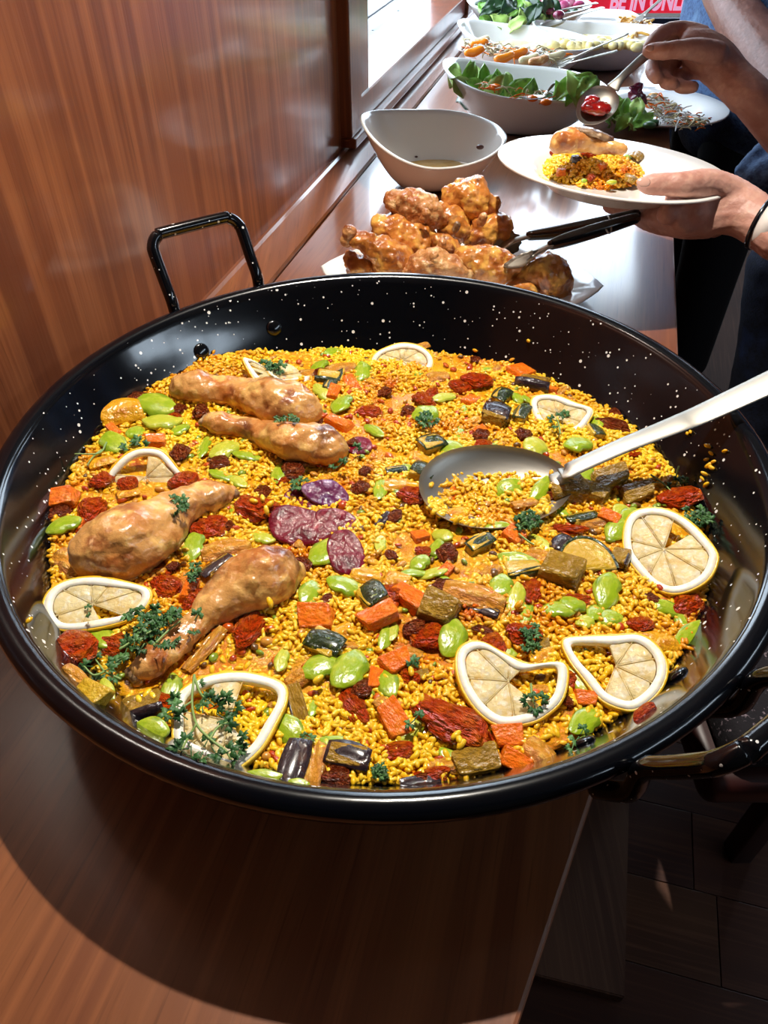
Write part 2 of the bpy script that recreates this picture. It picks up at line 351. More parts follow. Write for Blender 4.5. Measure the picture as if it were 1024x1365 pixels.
# floor: base with raised planks where they can be told apart
flo = struct(box('floor', -.1, 3.0, -2.2, 4.1, -.05, 0, m_floor))
rnd = random.Random(5)
m_planks = [M('floor_plank_%s' % a, c, .42, [(4, d, .35, .65, (.3, 3, 1)), (90, e, .5, .8, (.06, 2, 1))], (120, .15, .001), stretch=(.06, 2, 1)) for a, c, d, e in (('brown', '5e3624', '4a281c', '6e4430'), ('dark', '522e20', '40221a', '623a28'), ('tan', '664028', '523020', '784e36'))]
pm = {}
for r in range(14):
    off = rnd.uniform(-.5, 0)
    for q in range(4):
        s0 = -.55+r*.13; t0 = .62+off+q*.62
        key = (r+q) % 3
        b = box('floor_plank', t0+.0008, t0+.6192, s0+.0008, s0+.1292, .0, .004, m_planks[rnd.randrange(3)], flo, .0006)
struct(box('ceiling', -.1, 3.0, -2.2, 4.1, 2.75, 2.85, m_ceil))
TR = 2.9
struct(box('wall_right', TR, TR+.1, 1.0, 4.1, 0, 2.75, m_plaster)); struct(box('wall_right_near', TR, TR+.1, -2.2, -1.5, 0, 2.75, m_plaster))
struct(box('wall_right_lower', TR, TR+.1, -1.5, 1.0, 0, 1.93, m_plaster)); struct(box('wall_right_upper', TR, TR+.1, -1.5, 1.0, 2.22, 2.75, m_plaster))
struct(box('wall_back', -.1, TR, -2.3, -2.2, 0, 2.75, m_plaster))
struct(box('wall_far_left', -.1, 0, 4.1, 4.2, 0, 2.75, m_plaster)); struct(box('wall_far_right', 2.65, TR+.1, 4.1, 4.2, 0, 2.75, m_plaster))
struct(box('wall_far_lower', 0, 2.65, 4.1, 4.2, 0, .55, m_plaster)); struct(box('wall_far_upper', 0, 2.65, 4.1, 4.2, 2.5, 2.75, m_plaster))
w2 = struct(empty('window_2', W(1.3, 4.15, .55)))
for t0 in (0, .86, 1.74, 2.6): box('window_frame', t0, t0+.05, 4.12, 4.18, .55, 2.5, m_post, w2)
box('glass_pane', .05, 2.6, 4.147, 4.153, .55, 2.5, m_glass, w2)
w3 = struct(empty('window_3', W(TR+.05, -.25, 1.93)))
for s0 in (-1.5, -.9, -.3, .3, .96): box('window_frame', TR+.02, TR+.08, s0, s0+.04, 1.93, 2.22, m_post, w3)
box('glass_pane', TR+.047, TR+.053, -1.46, .96, 1.93, 2.22, m_glass, w3)
# ================================================================== COUNTER
counter = tag(empty('buffet_counter', W(.3, .5, 0)), 'long dark mahogany buffet counter running along the wall under the food', 'counter')
prism_wall('worktop', [(.059, -1.0), (.375, -1.0), (.5588, -.17), (.622, .3), (.6225, 1.6), (.6225, 2.5), (.059, 2.5)], .712, .75, m_table, counter, .003)
prism_wall('wall_strip', [(.0, -1.0), (.0575, -1.0), (.0575, 2.5), (.0, 2.5)], .712, .7505, m_table, counter, .001)
for s in (-.6, .5, 1.5, 2.4): box('support', .06, .26, s, s+.05, 0, .711, m_post, counter)
box('back_panel', .06, .07, -.9, 2.45, 0, .711, m_post, counter)
fb = tag(mesh('foot_board', [], [], None), 'pale narrow wooden board lying on the floor beside the counter', 'board')
COL.objects.unlink(fb); bpy.data.objects.remove(fb)
A_, B_, C_ = atz(715, 1300, .03), atz(833, 1330, .03), atz(840, 1025, .03)
dv = (C_-B_).normalized(); wv = (A_-B_); A2 = B_+wv*1.6
bm = bmesh.new(); vs = [bm.verts.new(p) for p in (A2, B_, B_+dv*1.3, A2+dv*1.3)]; f = bm.faces.new(vs)
r = bmesh.ops.extrude_face_region(bm, geom=[f])
for v in r['geom']:
    if isinstance(v, bmesh.types.BMVert): v.co.z -= .026
bmesh.ops.recalc_face_normals(bm, faces=bm.faces); bmesh.ops.bevel(bm, geom=bm.edges[:], offset=.002, segments=2, affect='EDGES')
tag(bm_obj('floor_board', bm, m_board), 'pale narrow wooden board lying on the floor along the counter edge', 'board')
# pendant lamp holding the bulb
dl = tag(empty('pendant_lamp', (LAMP.x, LAMP.y, 2.75)), 'slim metal pendant lamp hanging from the ceiling above the pan', 'lamp')
lathe('lamp_shade', [(.030, .10), (.034, .10), (.052, .0), (.066, -.012), (.064, -.012), (.048, .004), (.030, .095)], 32, m_nail, tuple(LAMP), dl)
lathe('cord', [(.0005, .64), (.0025, .64), (.0025, .12), (.012, .118), (.034, .10), (.0005, .10)], 12, m_nail, tuple(LAMP), dl)
# ================================================================== PAELLA PAN
PROF = [(0, -.112), (.10, -.112), (.18, -.1115), (.205, -.108), (.226, -.099), (.242, -.086), (.256, -.068), (.270, -.047), (.284, -.022), (.295, -.003)]
def r_wall(d): return float(np.interp(d, [-z for _, z in PROF[::-1]], [r for r, _ in PROF[::-1]]))
pan = tag(empty('paella_pan', (PC.x, PC.y, TZ)), 'huge round black speckled enamel paella pan full of yellow rice', 'pan')
ps = [tuple(q) for q in spline(PROF[2:], 40)]
prof = [(.0005, -.112), (.09, -.112)]+ps
prof += [(.2965, -.001), (.300, .0012), (.3055, .0015), (.3105, -.0012), (.3125, -.006), (.310, -.0105), (.304, -.0115), (.2985, -.0125)]
prof += [(r+.0035, z-.0015) for r, z in ps[::-1] if z < -.02]+[(.18, -.1165), (.0005, -.1165)]
lathe('pan_body', [(r, z) for r, z in prof if True], 128, m_enamel, (PC.x, PC.y, RIM), pan)
lathe('rolled_rim', [(.304+.0088*math.cos(a), -.005+.0078*math.sin(a)) for a in [2*math.pi*i/14 for i in range(14)]], 128, m_rim, (PC.x, PC.y, RIM), pan, True)
for az in (124.6, -55.4):
    a = math.radians(az); o = Vector((math.cos(a), math.sin(a), 0)); e = Vector((math.sin(a), -math.cos(a), 0)); u = o*math.cos(math.radians(60))+Vector((0, 0, math.sin(math.radians(60))))
    m0 = Vector((PC.x, PC.y, RIM-.006))+o*.309
    hw, hh, cr = .0495, .080, .017; pts = []
    pts.append(m0-e*hw*.98-Vector((0, 0, .045))-o*.014); pts.append(m0-e*hw*.98-Vector((0, 0, .018))+o*.004); pts.append(m0-e*hw+u*.012)
    pts += [m0-e*hw+u*(hh*.45)]
    for k in range(5): t = math.radians(90*k/4); pts.append(m0+e*(-hw+cr-cr*math.cos(t))+u*(hh-cr+cr*math.sin(t)))
    for k in range(5): t = math.radians(90*k/4); pts.append(m0+e*(hw-cr+cr*math.sin(t))+u*(hh-cr+cr*math.cos(t)))
    pts += [m0+e*hw+u*(hh*.45), m0+e*hw+u*.012, m0+e*hw*.98-Vector((0, 0, .018))+o*.004, m0+e*hw*.98-Vector((0, 0, .045))-o*.014]
    vs, fs = tube(pts, [.0062]*len(pts), 12, 70, up=u.cross(e)); mesh('handle', vs, fs, m_enamel, pan)
    for sg in (-1, 1):
        ar = a+sg*.155; rr = r_wall(.034)-.001; c = Vector((PC.x+rr*math.cos(ar), PC.y+rr*math.sin(ar), RIM-.034))
        n_ = Vector((-math.cos(ar)*.86, -math.sin(ar)*.86, .5)); R = n_.to_track_quat('Z', 'Y').to_matrix()
        vs, fs = ball(c, .0085, .0085, .003, R, 16, 8); mesh('rivet', vs, fs, m_enamel, pan)

# ---------- rice surface
AZ = [0, 45, 90, 112, 135, 180, 225, 270, 315, 360]; DB = [.055, .062, .067, .060, .040, .043, .042, .040, .047, .055]
rs = np.random.RandomState(3); KW = [(rs.uniform(25, 150), rs.uniform(0, 6.28), rs.uniform(0, 6.28)) for _ in range(26)]
def d_edge(x, y): return np.interp(np.degrees(np.arctan2(y, x)) % 360, AZ, DB)
def bumps(x, y):
    q = 0
    for k, th, ph in KW: q = q+np.sin(k*(x*np.cos(th)+y*np.sin(th))+ph)*(.030/ (k+14))
    return q
RB = np.array([-z for _, z in PROF[::-1]]); RR = np.array([r for r, _ in PROF[::-1]])
def rice_z(X, Y):
    x = X-PC.x; y = Y-PC.y; r = np.hypot(x, y); de = d_edge(x, y); rb = np.interp(de, RB, RR); wgt = np.clip(r/rb, 0, 1)**3
    return RIM-(.047*(1-wgt)+de*wgt)+bumps(x, y)
def inside(X, Y):
    x = X-PC.x; y = Y-PC.y; de = d_edge(x, y); return np.interp(de, RB, RR)-np.hypot(x, y)
def onrice(X, Y):
    d = ray(X, Y); t = (RIM-.005-CAM.z)/d.z
    for _ in range(200):
        P = CAM+d*t; r = math.hypot(P.x-PC.x, P.y-PC.y)
        if P.z <= float(rice_z(P.x, P.y)) or (r >= r_wall(max(RIM-P.z, 0)) and r < .33): return P
        t += .0008
    return P
def rnormal(P, e=.006):
    hx = float(rice_z(P.x+e, P.y)-rice_z(P.x-e, P.y))/(2*e); hy = float(rice_z(P.x, P.y+e)-rice_z(P.x, P.y-e))/(2*e)
    return Vector((-hx*.7, -hy*.7, 1)).normalized()
# sauce: the wet bed under the grains
vs, fs = [], []; NR, NA = 60, 150
for i in range(NR+1):
    for j in range(NA):
        a = 2*math.pi*j/NA; de = float(d_edge(math.cos(a), math.sin(a))); rb = r_wall(de)-.001; r = rb*i/NR
        x, y = PC.x+r*math.cos(a), PC.y+r*math.sin(a); vs.append((x, y, float(rice_z(x, y))-.0006))
for i in range(NR):
    for j in range(NA): fs.append((i*NA+j, i*NA+(j+1) % NA, (i+1)*NA+(j+1) % NA, (i+1)*NA+j))
k0 = len(vs)
for j in range(NA):
    a = 2*math.pi*j/NA; vs.append((PC.x+.17*math.cos(a), PC.y+.17*math.sin(a), RIM-.111))
for j in range(NA): fs.append((NR*NA+j, NR*NA+(j+1) % NA, k0+(j+1) % NA, k0+j))
tag(mesh('paella_sauce', vs, fs, m_sauce), 'glossy orange sauce pooled between the rice grains in the pan', 'sauce', kind='stuff')
# grains
GR_V, GR_F = ball((0, 0, 0), .0022, .0020, .0039, None, 6, 5)
GR_V = np.array([tuple(v) for v in GR_V]); GR_V[:, 0] += .0003*(GR_V[:, 2]/.0037)**2
def add_grains(P, U, scale, name, mat, rs):
    """P: centres (n,3); U: long axis (n,3); one joined mesh"""
    n = len(P); k = len(GR_V); U = U/np.linalg.norm(U, axis=1)[:, None]; B = rs.normal(size=(n, 3)); A = np.cross(U, B); A /= np.linalg.norm(A, axis=1)[:, None]; B = np.cross(A, U)
    V = P[:, None, :]+scale[:, None, None]*(GR_V[None, :, 0:1]*A[:, None]+GR_V[None, :, 1:2]*B[:, None]+GR_V[None, :, 2:3]*U[:, None])
    me = bpy.data.meshes.new(name)
    tri = [f for f in GR_F if len(f) == 3]; qd = [f for f in GR_F if len(f) == 4]
    loops = np.concatenate([np.array(tri).ravel(), np.array(qd).ravel()]); sizes = np.array([3]*len(tri)+[4]*len(qd))
    L = (loops[None]+(np.arange(n)*k)[:, None]).ravel(); T = np.tile(sizes, n)
    me.vertices.add(n*k); me.vertices.foreach_set('co', V.ravel().astype(np.float32))
    me.loops.add(len(L)); me.loops.foreach_set('vertex_index', L.astype(np.int32))
    me.polygons.add(len(T)); me.polygons.foreach_set('loop_start', np.concatenate([[0], np.cumsum(T)[:-1]]).astype(np.int32))
    me.update(calc_edges=True); me.validate(); me.shade_smooth()
    return link(name, me, mat)
rs = np.random.RandomState(11); NG = 36000
a = rs.uniform(0, 2*np.pi, NG); r = .29*np.sqrt(rs.uniform(0, 1, NG)); X = PC.x+r*np.cos(a); Y = PC.y+r*np.sin(a)
ins = inside(X, Y); ok = ins > .001; X, Y = X[ok], Y[ok]
def wet(X, Y):     # where sauce floods the grains
    q = 0
    for k, th, ph in [(38, .4, 1.), (61, 1.7, 2.), (47, 2.6, .3), (83, .9, 4.), (29, 2.1, 5.)]: q = q+np.sin(k*(X*np.cos(th)+Y*np.sin(th))+ph)
    return q/2.2
sink = np.clip(wet(X, Y)-.05, 0, 1)
Z = rice_z(X, Y)+rs.uniform(-.0015, .003, len(X))-sink*.0042
U = np.stack([np.cos(q := rs.uniform(0, 6.28, len(X))), np.sin(q), rs.normal(0, .35, len(X))], 1)
P = np.stack([X, Y, Z], 1)
# strays on the pan wall
stray = [(284, 470), (281, 477), (286, 481), (630, 478), (634, 468), (705, 455), (683, 480), (726, 500), (945, 596), (950, 606), (944, 614), (950, 625), (941, 633), (953, 617), (947, 622), (938, 640), (885, 580), (893, 579), (918, 579), (922, 577), (968, 603), (932, 658), (943, 648), (870, 590), (855, 600), (944, 745), (927, 813), (932, 818), (915, 860), (922, 868), (910, 838), (905, 895), (335, 960), (70, 805), (36, 830)]
SP = np.array([tuple(onrice(*q)) for q in stray]); SP += np.array([(-(p[0]-PC.x)*.006, -(p[1]-PC.y)*.006, .0015) for p in SP])
SU = rs.normal(size=(len(SP), 3))*np.array([1, 1, .5])
P = np.concatenate([P, SP]); U = np.concatenate([U, SU])
rice = add_grains(P, U, rs.uniform(.70, 1.0, len(P)), 'saffron_rice', m_rice, rs)
tag(rice, 'cooked yellow saffron rice grains filling the black pan', 'rice', kind='stuff')
# ================================================================== DRUMSTICKS IN THE PAN
LAND = []            # landmarks for the labels: (x, y, short name)
def px2m(P): return depth(P)/F
def drum(name, label, pts, mat, seed, lift=.62, bone='end', group=None, lump=.0042):
    """pts: (px, py, radius px) along the leg"""
    C, R = [], []
    for x, y, r in pts:
        B = onrice(x, y); rm = r*px2m(B); 
        d = ray(x, y); P = B-d*(rm*lift/abs(d.z)*1.0); C.append(P); R.append((rm, rm*.88))
    root = tag(empty(name, tuple(onrice(*pts[len(pts)//2][:2]))), label, 'chicken', group)
    fuse('meat', [tube(C, R, 22, 46)], .0022, mat, root, 3, lump, 52, seed)
    # knuckle of bone showing at the thin end
    i = 0 if bone == 'start' else -1; j = 1 if bone == 'start' else -2
    dr = (C[i]-C[j]).normalized(); r0 = R[i][0]; e = C[i]+dr*r0*.45
    fuse('bone_end', [ball(e+dr.cross(Vector((0, 0, 1)))*r0*.35, r0*.5), ball(e-dr.cross(Vector((0, 0, 1)))*r0*.32, r0*.46), ball(e-dr*r0*.3, r0*.6)], .0014, m_bone, root, 3, .0008, 140, seed)
    return root
DG = 'roast chicken legs in the pan'
drum('chicken_drumstick', 'roast chicken drumstick at the far rim, farthest of the four in the pan', [(246, 516, 21), (262, 516, 25), (286, 519, 21), (318, 524, 22), (350, 530, 30), (384, 540, 35), (408, 545, 27), (420, 547, 12)], m_roast, 1, bone='start', group=DG)
drum('chicken_drumstick', 'golden chicken drumstick lying just below the farthest one, ragged meat end', [(279, 562, 14), (296, 565, 18), (325, 570, 15), (352, 577, 18), (385, 588, 27), (420, 592, 30), (446, 596, 24), (456, 597, 12)], m_roast, 2, bone='start', group=DG)
drum('chicken_drumstick', 'plump pale chicken drumstick nearest the left rim with its ankle pointing right', [(306, 657, 14), (284, 660, 23), (256, 668, 25), (228, 688, 33), (196, 710, 45), (160, 724, 50), (130, 734, 42), (116, 738, 24)], m_roast, 3, bone='start', group=DG)
drum('chicken_drumstick', 'chicken drumstick nearest the viewer, scaly ankle buried in curly parsley', [(184, 895, 17), (206, 878, 23), (238, 854, 20), (270, 825, 21), (304, 795, 33), (342, 772, 43), (372, 764, 38), (388, 762, 22)], m_roast, 4, bone='start', group=DG)
LAND += [(320, 525, 'the farthest drumstick'), (385, 588, 'the golden drumstick'), (190, 710, 'the plump left drumstick'), (300, 800, 'the nearest drumstick')]
# ================================================================== LEMON SLICES
def lemon(label, outline, normal, lift, missing=(), twist=0, nseg=8, droop=.0, th=.0052, rot=0):
    n = Vector(normal).normalized(); cx = sum(p[0] for p in outline)/len(outline); cy = sum(p[1] for p in outline)/len(outline)
    C = onrice(cx, cy)+Vector((0, 0, lift)); pts = []
    for x, y in closed_spline(outline, 56):
        d = ray(x, y); k = (C-CAM).dot(n)/d.dot(n); pts.append(CAM+d*k)
    c = sum(pts, Vector())/len(pts); Rm = sum((p-c).length for p in pts)/len(pts)
    def bend(p, s=1): return p-n*(droop*((p-c).length/Rm)**2)
    root = tag(empty('lemon_slice', tuple(c)), label, 'lemon', 'lemon slices in the pan')
    N = len(pts)
    def ring(name, a0, a1, top, bot, mat):
        vs, fs = [], []; prof = [(a0, top), (a1, top), (a1, (top+bot)/2), (a1, bot), (a0, bot)]
        for off, z in prof:
            for p in pts:
                q = p-c; l = q.length; v = bend(c+q*max((l-off)/l, .05))+n*z; vs.append(v)
        k = len(prof)
        for i in range(k):
            for j in range(N): i2 = (i+1) % k; fs.append((i*N+j, i*N+(j+1) % N, i2*N+(j+1) % N, i2*N+j))
        return mesh(name, vs, fs, mat, root)
    ring('rind', .0017, -.0004, th*.42, -th*.5, m_rind)
    pw = .0068
    ring('pith', pw, .0013, th*.5, -th*.52, m_pith)
    fr = 2*math.pi/nseg
    # pulp segments between thin membranes
    e = (pts[0]-c).normalized(); f = n.cross(e)
    ang = [math.atan2((p-c).dot(f), (p-c).dot(e)) % (2*math.pi) for p in pts]; rad = [(p-c).length for p in pts]
    order = sorted(range(N), key=lambda i: ang[i]); A_ = [ang[i] for i in order]; R_ = [rad[i] for i in order]
    A_ = [A_[-1]-2*math.pi]+A_+[A_[0]+2*math.pi]; R_ = [R_[-1]]+R_+[R_[0]]
    rr = lambda t: float(np.interp(t % (2*math.pi), A_, R_))
    hub = c+(e*math.cos(rot)+f*math.sin(rot))*Rm*.06
    for s in range(nseg):
        if s in missing: continue
        t0, t1 = s*fr+rot+.022, (s+1)*fr+rot-.022; top, bot = [], []
        tm = (t0+t1)/2; corner = hub+(e*math.cos(tm)+f*math.sin(tm))*.0016
        loop = [corner]
        for k in range(9): t = t0+(t1-t0)*k/8; l = (rr(t)-pw-.0006)*(1-.05*(k in (0, 8))); loop.append(c+(e*math.cos(t)+f*math.sin(t))*l)
        m_ = sum(loop, Vector())/len(loop); vs, fs = [], []; L = len(loop)
        for z, sc in ((.30, .9), (.18, 1), (-.3, 1)):
            for p in loop: vs.append(bend(m_+(p-m_)*sc)+n*(z*th))
        vs.append(bend(m_)+n*(th*.36)); vs.append(bend(m_)-n*(th*.3))
        for j in range(L):
            j2 = (j+1) % L; fs += [(3*L, j, j2), (j, L+j, L+j2, j2), (L+j, 2*L+j, 2*L+j2, L+j2), (3*L+1, 2*L+j2, 2*L+j)]
        mesh('pulp_segment', vs, fs, m_pulp, root)
        # membrane on one side
        q = c+(e*math.cos(t0-.022)+f*math.sin(t0-.022))*(rr(t0-.022)-pw)
        v, g = tube([bend(hub)+n*th*.1, bend((hub+q)/2)+n*th*.12, bend(q)+n*th*.1], [(.0004, th*.22)]*3, 6, 5, up=n); mesh('membrane', v, g, m_pulp, root)
    LAND.append((cx, cy, LNAME[len([1 for l in LAND if 'lemon' in l[2]])]))
    return root
LNAME = ['the farthest lemon slice', 'the lemon slice by the spoon handle', 'the rightmost lemon slice', 'the lemon slice below the rightmost one', 'the notched lemon slice', 'the lemon slice under the long parsley sprig', 'the leftmost lemon slice', 'the half-buried lemon slice', 'the lemon wedge behind the farthest drumstick']
lemon('lemon slice at the far edge of the rice, small hole in its pulp', [(493, 488), (500, 472), (520, 462), (538, 458), (560, 462), (575, 474), (578, 487), (570, 496), (540, 499), (508, 497)], (.0, -.5, .86), .010, missing=(), rot=.3)
lemon('lemon slice with a tiny parsley leaf, just above the spoon handle', [(709, 532), (725, 527), (745, 529), (768, 538), (791, 547), (786, 562), (775, 575), (755, 583), (735, 580), (717, 566), (708, 548)], (-.1, -.35, .93), .010, missing=(), rot=.2)
lemon('rightmost lemon slice, large and round, propped against the right pan wall', [(838, 690), (855, 680), (880, 679), (905, 687), (930, 705), (955, 735), (957, 752), (945, 775), (920, 790), (895, 794), (872, 785), (850, 765), (833, 740), (831, 712)], (-.35, -.12, .93), .013, missing=(6,), rot=.5, nseg=9)
lemon('tapering lemon slice with rice showing through its broken right half', [(749, 855), (775, 850), (820, 848), (850, 847), (872, 858), (888, 880), (889, 905), (875, 930), (850, 948), (828, 948), (800, 935), (775, 905), (757, 880)], (-.15, -.1, .97), .010, missing=(0, 1, 7), nseg=8)
lemon('lemon slice with a parsley leaf on it and a notch torn in its top', [(607, 890), (610, 868), (625, 857), (645, 858), (672, 872), (705, 886), (740, 884), (755, 888), (757, 908), (750, 935), (730, 955), (705, 967), (665, 970), (635, 950), (615, 920)], (0, -.15, .98), .010, missing=(2, 3), nseg=8, rot=1.0)
lemon('lemon slice lying under the long parsley sprig near the front rim', [(230, 975), (235, 930), (270, 905), (315, 897), (355, 903), (380, 915), (383, 935), (370, 965), (350, 1000), (320, 1026), (300, 1029), (262, 1012), (235, 995)], (.05, -.05, 1), .007, missing=(2, 3, 4, 6), nseg=8, rot=.4)
lemon('leftmost lemon slice, flat and oval beside the left pan wall', [(57, 815), (65, 790), (90, 775), (130, 770), (170, 777), (200, 787), (200, 805), (180, 825), (140, 838), (100, 843), (70, 838)], (.1, -.2, .97), .012, missing=(2,), nseg=8, rot=.2)
lemon('half-buried lemon slice standing in rice above the plump left drumstick', [(140, 642), (160, 612), (185, 598), (215, 600), (235, 620), (246, 640), (228, 662), (190, 672), (160, 662)], (.1, -.62, .77), .004, missing=(5, 6), nseg=8, rot=.6)
lemon('thin lemon wedge poking up behind the farthest drumstick', [(323, 481), (332, 480), (350, 490), (363, 506), (378, 512), (398, 508), (414, 503), (405, 516), (375, 524), (345, 515)], (.25, -.35, .9), .006, missing=(2, 3), nseg=8)
# ================================================================== SLICED SAUSAGE
PIECES_SEED = []
def slab(name, label, cat, outline, lift, normal, mat, th, group=None, short=None, parent=None, k=36):
    n = Vector(normal).normalized(); cx = sum(p[0] for p in outline)/len(outline); cy = sum(p[1] for p in outline)/len(outline)
    C = onrice(cx, cy)+Vector((0, 0, lift)); pts = []
    for x, y in closed_spline(outline, k):
        d = ray(x, y); kk = (C-CAM).dot(n)/d.dot(n); pts.append(CAM+d*kk)
    c = sum(pts, Vector())/k
    q0 = [p-c for p in pts]; vs, fs = [], []; rings = [(.0, .25), (.0, .5), (.0, .72), (.0, .9), (.05, .975), (.3, 1), (.8, 1), (1, .96)]
    e1 = n.cross(Vector((1, .2, 0))).normalized(); sd = len(PIECES_SEED); PIECES_SEED.append(1)
    for off, sc in rings:
        for p in q0:
            v = p*sc; w = v*150+Vector((sd*9.1, 0, 0)); vs.append(v-n*(th*off)+n*((noise.noise(w)*.0010+noise.noise(w*.35)*.0022) if off < .1 else 0))
    K = len(q0)
    for i in range(len(rings)-1):
        for j in range(K): fs.append((i*K+j, (i+1)*K+j, (i+1)*K+(j+1) % K, i*K+(j+1) % K))
    fs.append(tuple(range(K))); fs.append(tuple((len(rings)-1)*K+j for j in range(K-1, -1, -1)))
    o = mesh(name, vs, fs, mat, parent); o.location = c
    if label: tag(o, label, cat, group)
    return o
SG = 'dark cured sausage slices in the pan'
slab('sausage_slice', 'dark red cured sausage slice tucked under the purple one, left side', 'sausage', [(378, 660), (400, 648), (428, 662), (424, 684), (392, 686)], .004, (0, -.2, 1), m_salami, .004, SG)
slab('sausage_slice', 'largest dark red cured sausage slice, left of the heap, wrinkled face', 'sausage', [(358, 690), (375, 673), (410, 677), (440, 690), (452, 706), (430, 722), (395, 727), (366, 716)], .011, (.05, -.25, .97), m_salami, .0045, SG)
slab('sausage_slice', 'dark red cured sausage slice on the right of the heap below the purple one', 'sausage', [(420, 684), (445, 678), (470, 686), (478, 702), (460, 714), (432, 706)], .007, (.1, -.2, .97), m_salami, .004, SG)
slab('sausage_slice', 'dark red cured sausage slice lowest in the heap above a green bean', 'sausage', [(438, 716), (462, 704), (480, 720), (487, 745), (478, 766), (452, 764), (438, 744)], .008, (.1, -.25, .97), m_salami, .0045, SG)
slab('sausage_slice', 'purple-white topped cured sausage slice, highest of the heap', 'sausage', [(401, 650), (416, 641), (443, 640), (461, 653), (465, 668), (444, 676), (416, 668)], .012, (.1, -.4, .92), m_salami2, .005, SG)
slab('sausage_slice', 'small dark red sausage slice by itself right of the golden drumstick', 'sausage', [(463, 592), (474, 581), (492, 584), (496, 597), (484, 606), (468, 604)], .004, (0, -.2, .98), m_salami, .004, SG)
LAND += [(430, 695, 'the sausage heap')]
# ================================================================== SERVING SPOON IN THE PAN
spn = tag(empty('serving_spoon', tuple(onrice(650, 660))), 'large steel serving spoon lying in the rice, handle resting over the right rim', 'spoon')
SPC = onrice(650, 662)+Vector((0, 0, .0135)); 
E1 = (atz(733, 650, SPC.z)-atz(566, 668, SPC.z)).normalized(); NS = Vector((.06, -.16, .98)).normalized(); E1 = (E1-NS*E1.dot(NS)).normalized(); E2 = NS.cross(E1)
SA, SB, SD = .066, .045, .019
def spoon_bowl(name, c, e1, e2, n, a, b, dp, th, mat, parent, seg=48, rings=9):
    vs, fs = [], []
    for sh in (0, 1):
        for i in range(rings+1):
            q = i/rings
            for j in range(seg):
                t = 2*math.pi*j/seg; tip = 1+.10*math.cos(t)*q
                z = -dp*(1-q*q)**.75-(th*(1) if sh else 0); s = q*(1+(0 if sh == 0 else -.004))
                vs.append(c+e1*(a*s*math.cos(t)*tip)+e2*(b*s*math.sin(t))+n*z)
    o = (rings+1)*seg
    for sh in (0, 1):
        for i in range(rings):
            for j in range(seg):
                q = (sh*o+i*seg+j, sh*o+i*seg+(j+1) % seg, sh*o+(i+1)*seg+(j+1) % seg, sh*o+(i+1)*seg+j); fs.append(q if sh else q[::-1])
    for j in range(seg): fs.append((rings*seg+j, rings*seg+(j+1) % seg, o+rings*seg+(j+1) % seg, o+rings*seg+j))
    return mesh(name, vs, fs, mat, parent)
spoon_bowl('spoon_bowl', SPC, E1, E2, NS, SA, SB, SD, .0013, m_steel, spn)
RP = atz(962, 540, RIM+.012); NK = SPC+E1*(SA*1.02)
HB = RP+(RP-NK).normalized()*.17
nk1 = atz(757, 628, .5*(NK.z+RP.z)-.012)
pts = [NK-E1*.012-NS*.002, NK+E1*.004+Vector((0, 0, .004)), nk1, nk1.lerp(RP, .35)+Vector((0, 0, .002)), nk1.lerp(RP, .7), RP, HB]
vs, fs = tube(pts, [(.008, .0012), (.0088, .0019), (.0085, .0022), (.009, .002), (.0105, .0018), (.012, .0016), (.0165, .0016)], 14, 40); mesh('handle', vs, fs, m_steel, spn)
LAND += [(650, 660, 'the spoon bowl'), (800, 605, 'the spoon handle')]
def in_spoon(X, Y, up=.0):
    n = NS; d = ray(X, Y); k = (SPC-CAM).dot(n)/d.dot(n)
    for _ in range(60):
        P = CAM+d*k; u = (P-SPC).dot(E1)/SA; v = (P-SPC).dot(E2)/SB; q = u*u+v*v; h = (P-SPC).dot(n)
        if q < 1 and h <= -SD*max(1-q, 0)**.75+up: return P
        k += .0008
    return CAM+ray(X, Y)*((SPC-CAM).dot(n)/d.dot(n))
# ================================================================== CHOPPED VEGETABLES: templates
def seedbm(seed): return random.Random(seed)
def chunk_mesh(name, seed, jit=.16, bev=.1, taper=0):
    r = seedbm(seed); bm = bmesh.new(); bmesh.ops.create_cube(bm, size=1)
    for v in bm.verts:
        v.co += Vector([r.uniform(-jit, jit) for _ in range(3)]); v.co *= .93
        if v.co.z > 0: v.co.x *= 1-taper; v.co.y *= 1-taper
    bmesh.ops.bevel(bm, geom=bm.edges[:], offset=bev, segments=2, affect='EDGES', profile=.6)
    me = bpy.data.meshes.new(name); bm.normal_update(); bm.to_mesh(me); bm.free(); me.shade_smooth(); return me
def blob_mesh(name, seed, amp=.25, sub=3, sq=(.5, .5, .5)):
    bm = bmesh.new(); bmesh.ops.create_icosphere(bm, subdivisions=sub, radius=1)
    for v in bm.verts:
        p = v.co*1.3+Vector((seed*5.1, seed, 0)); v.co *= 1+amp*noise.noise(p)+amp*.45*noise.noise(p*2.7)
        v.co = Vector((v.co.x*sq[0], v.co.y*sq[1], v.co.z*sq[2]))
    me = bpy.data.meshes.new(name); bm.to_mesh(me); bm.free(); me.shade_smooth(); return me
def bean_mesh(name, seed, kink=.22, split=False):
    r = seedbm(seed); vs, fs = ball((0, 0, 0), .5, .5, .5, None, 18, 12); out = []
    for v in vs:
        x, y, z = v; x, z = z, x                       # long axis x
        y2 = y*(1+.16*math.cos(2*math.pi*(x)))+kink*(x*x*2-.25)
        notch = math.exp(-(x/.13)**2)*max(0, -y)*.45
        y2 += notch; z2 = z*(.62+.1*math.cos(3*x))
        if split and abs(y2) < .09: z2 *= .82
        out.append(Vector((x, y2, z2))+Vector([noise.noise(Vector((x*3+seed, y*3, z*3)))*.035]*3))
    me = bpy.data.meshes.new(name); me.from_pydata([tuple(v) for v in out], [], fs); me.update(); me.shade_smooth(); return me
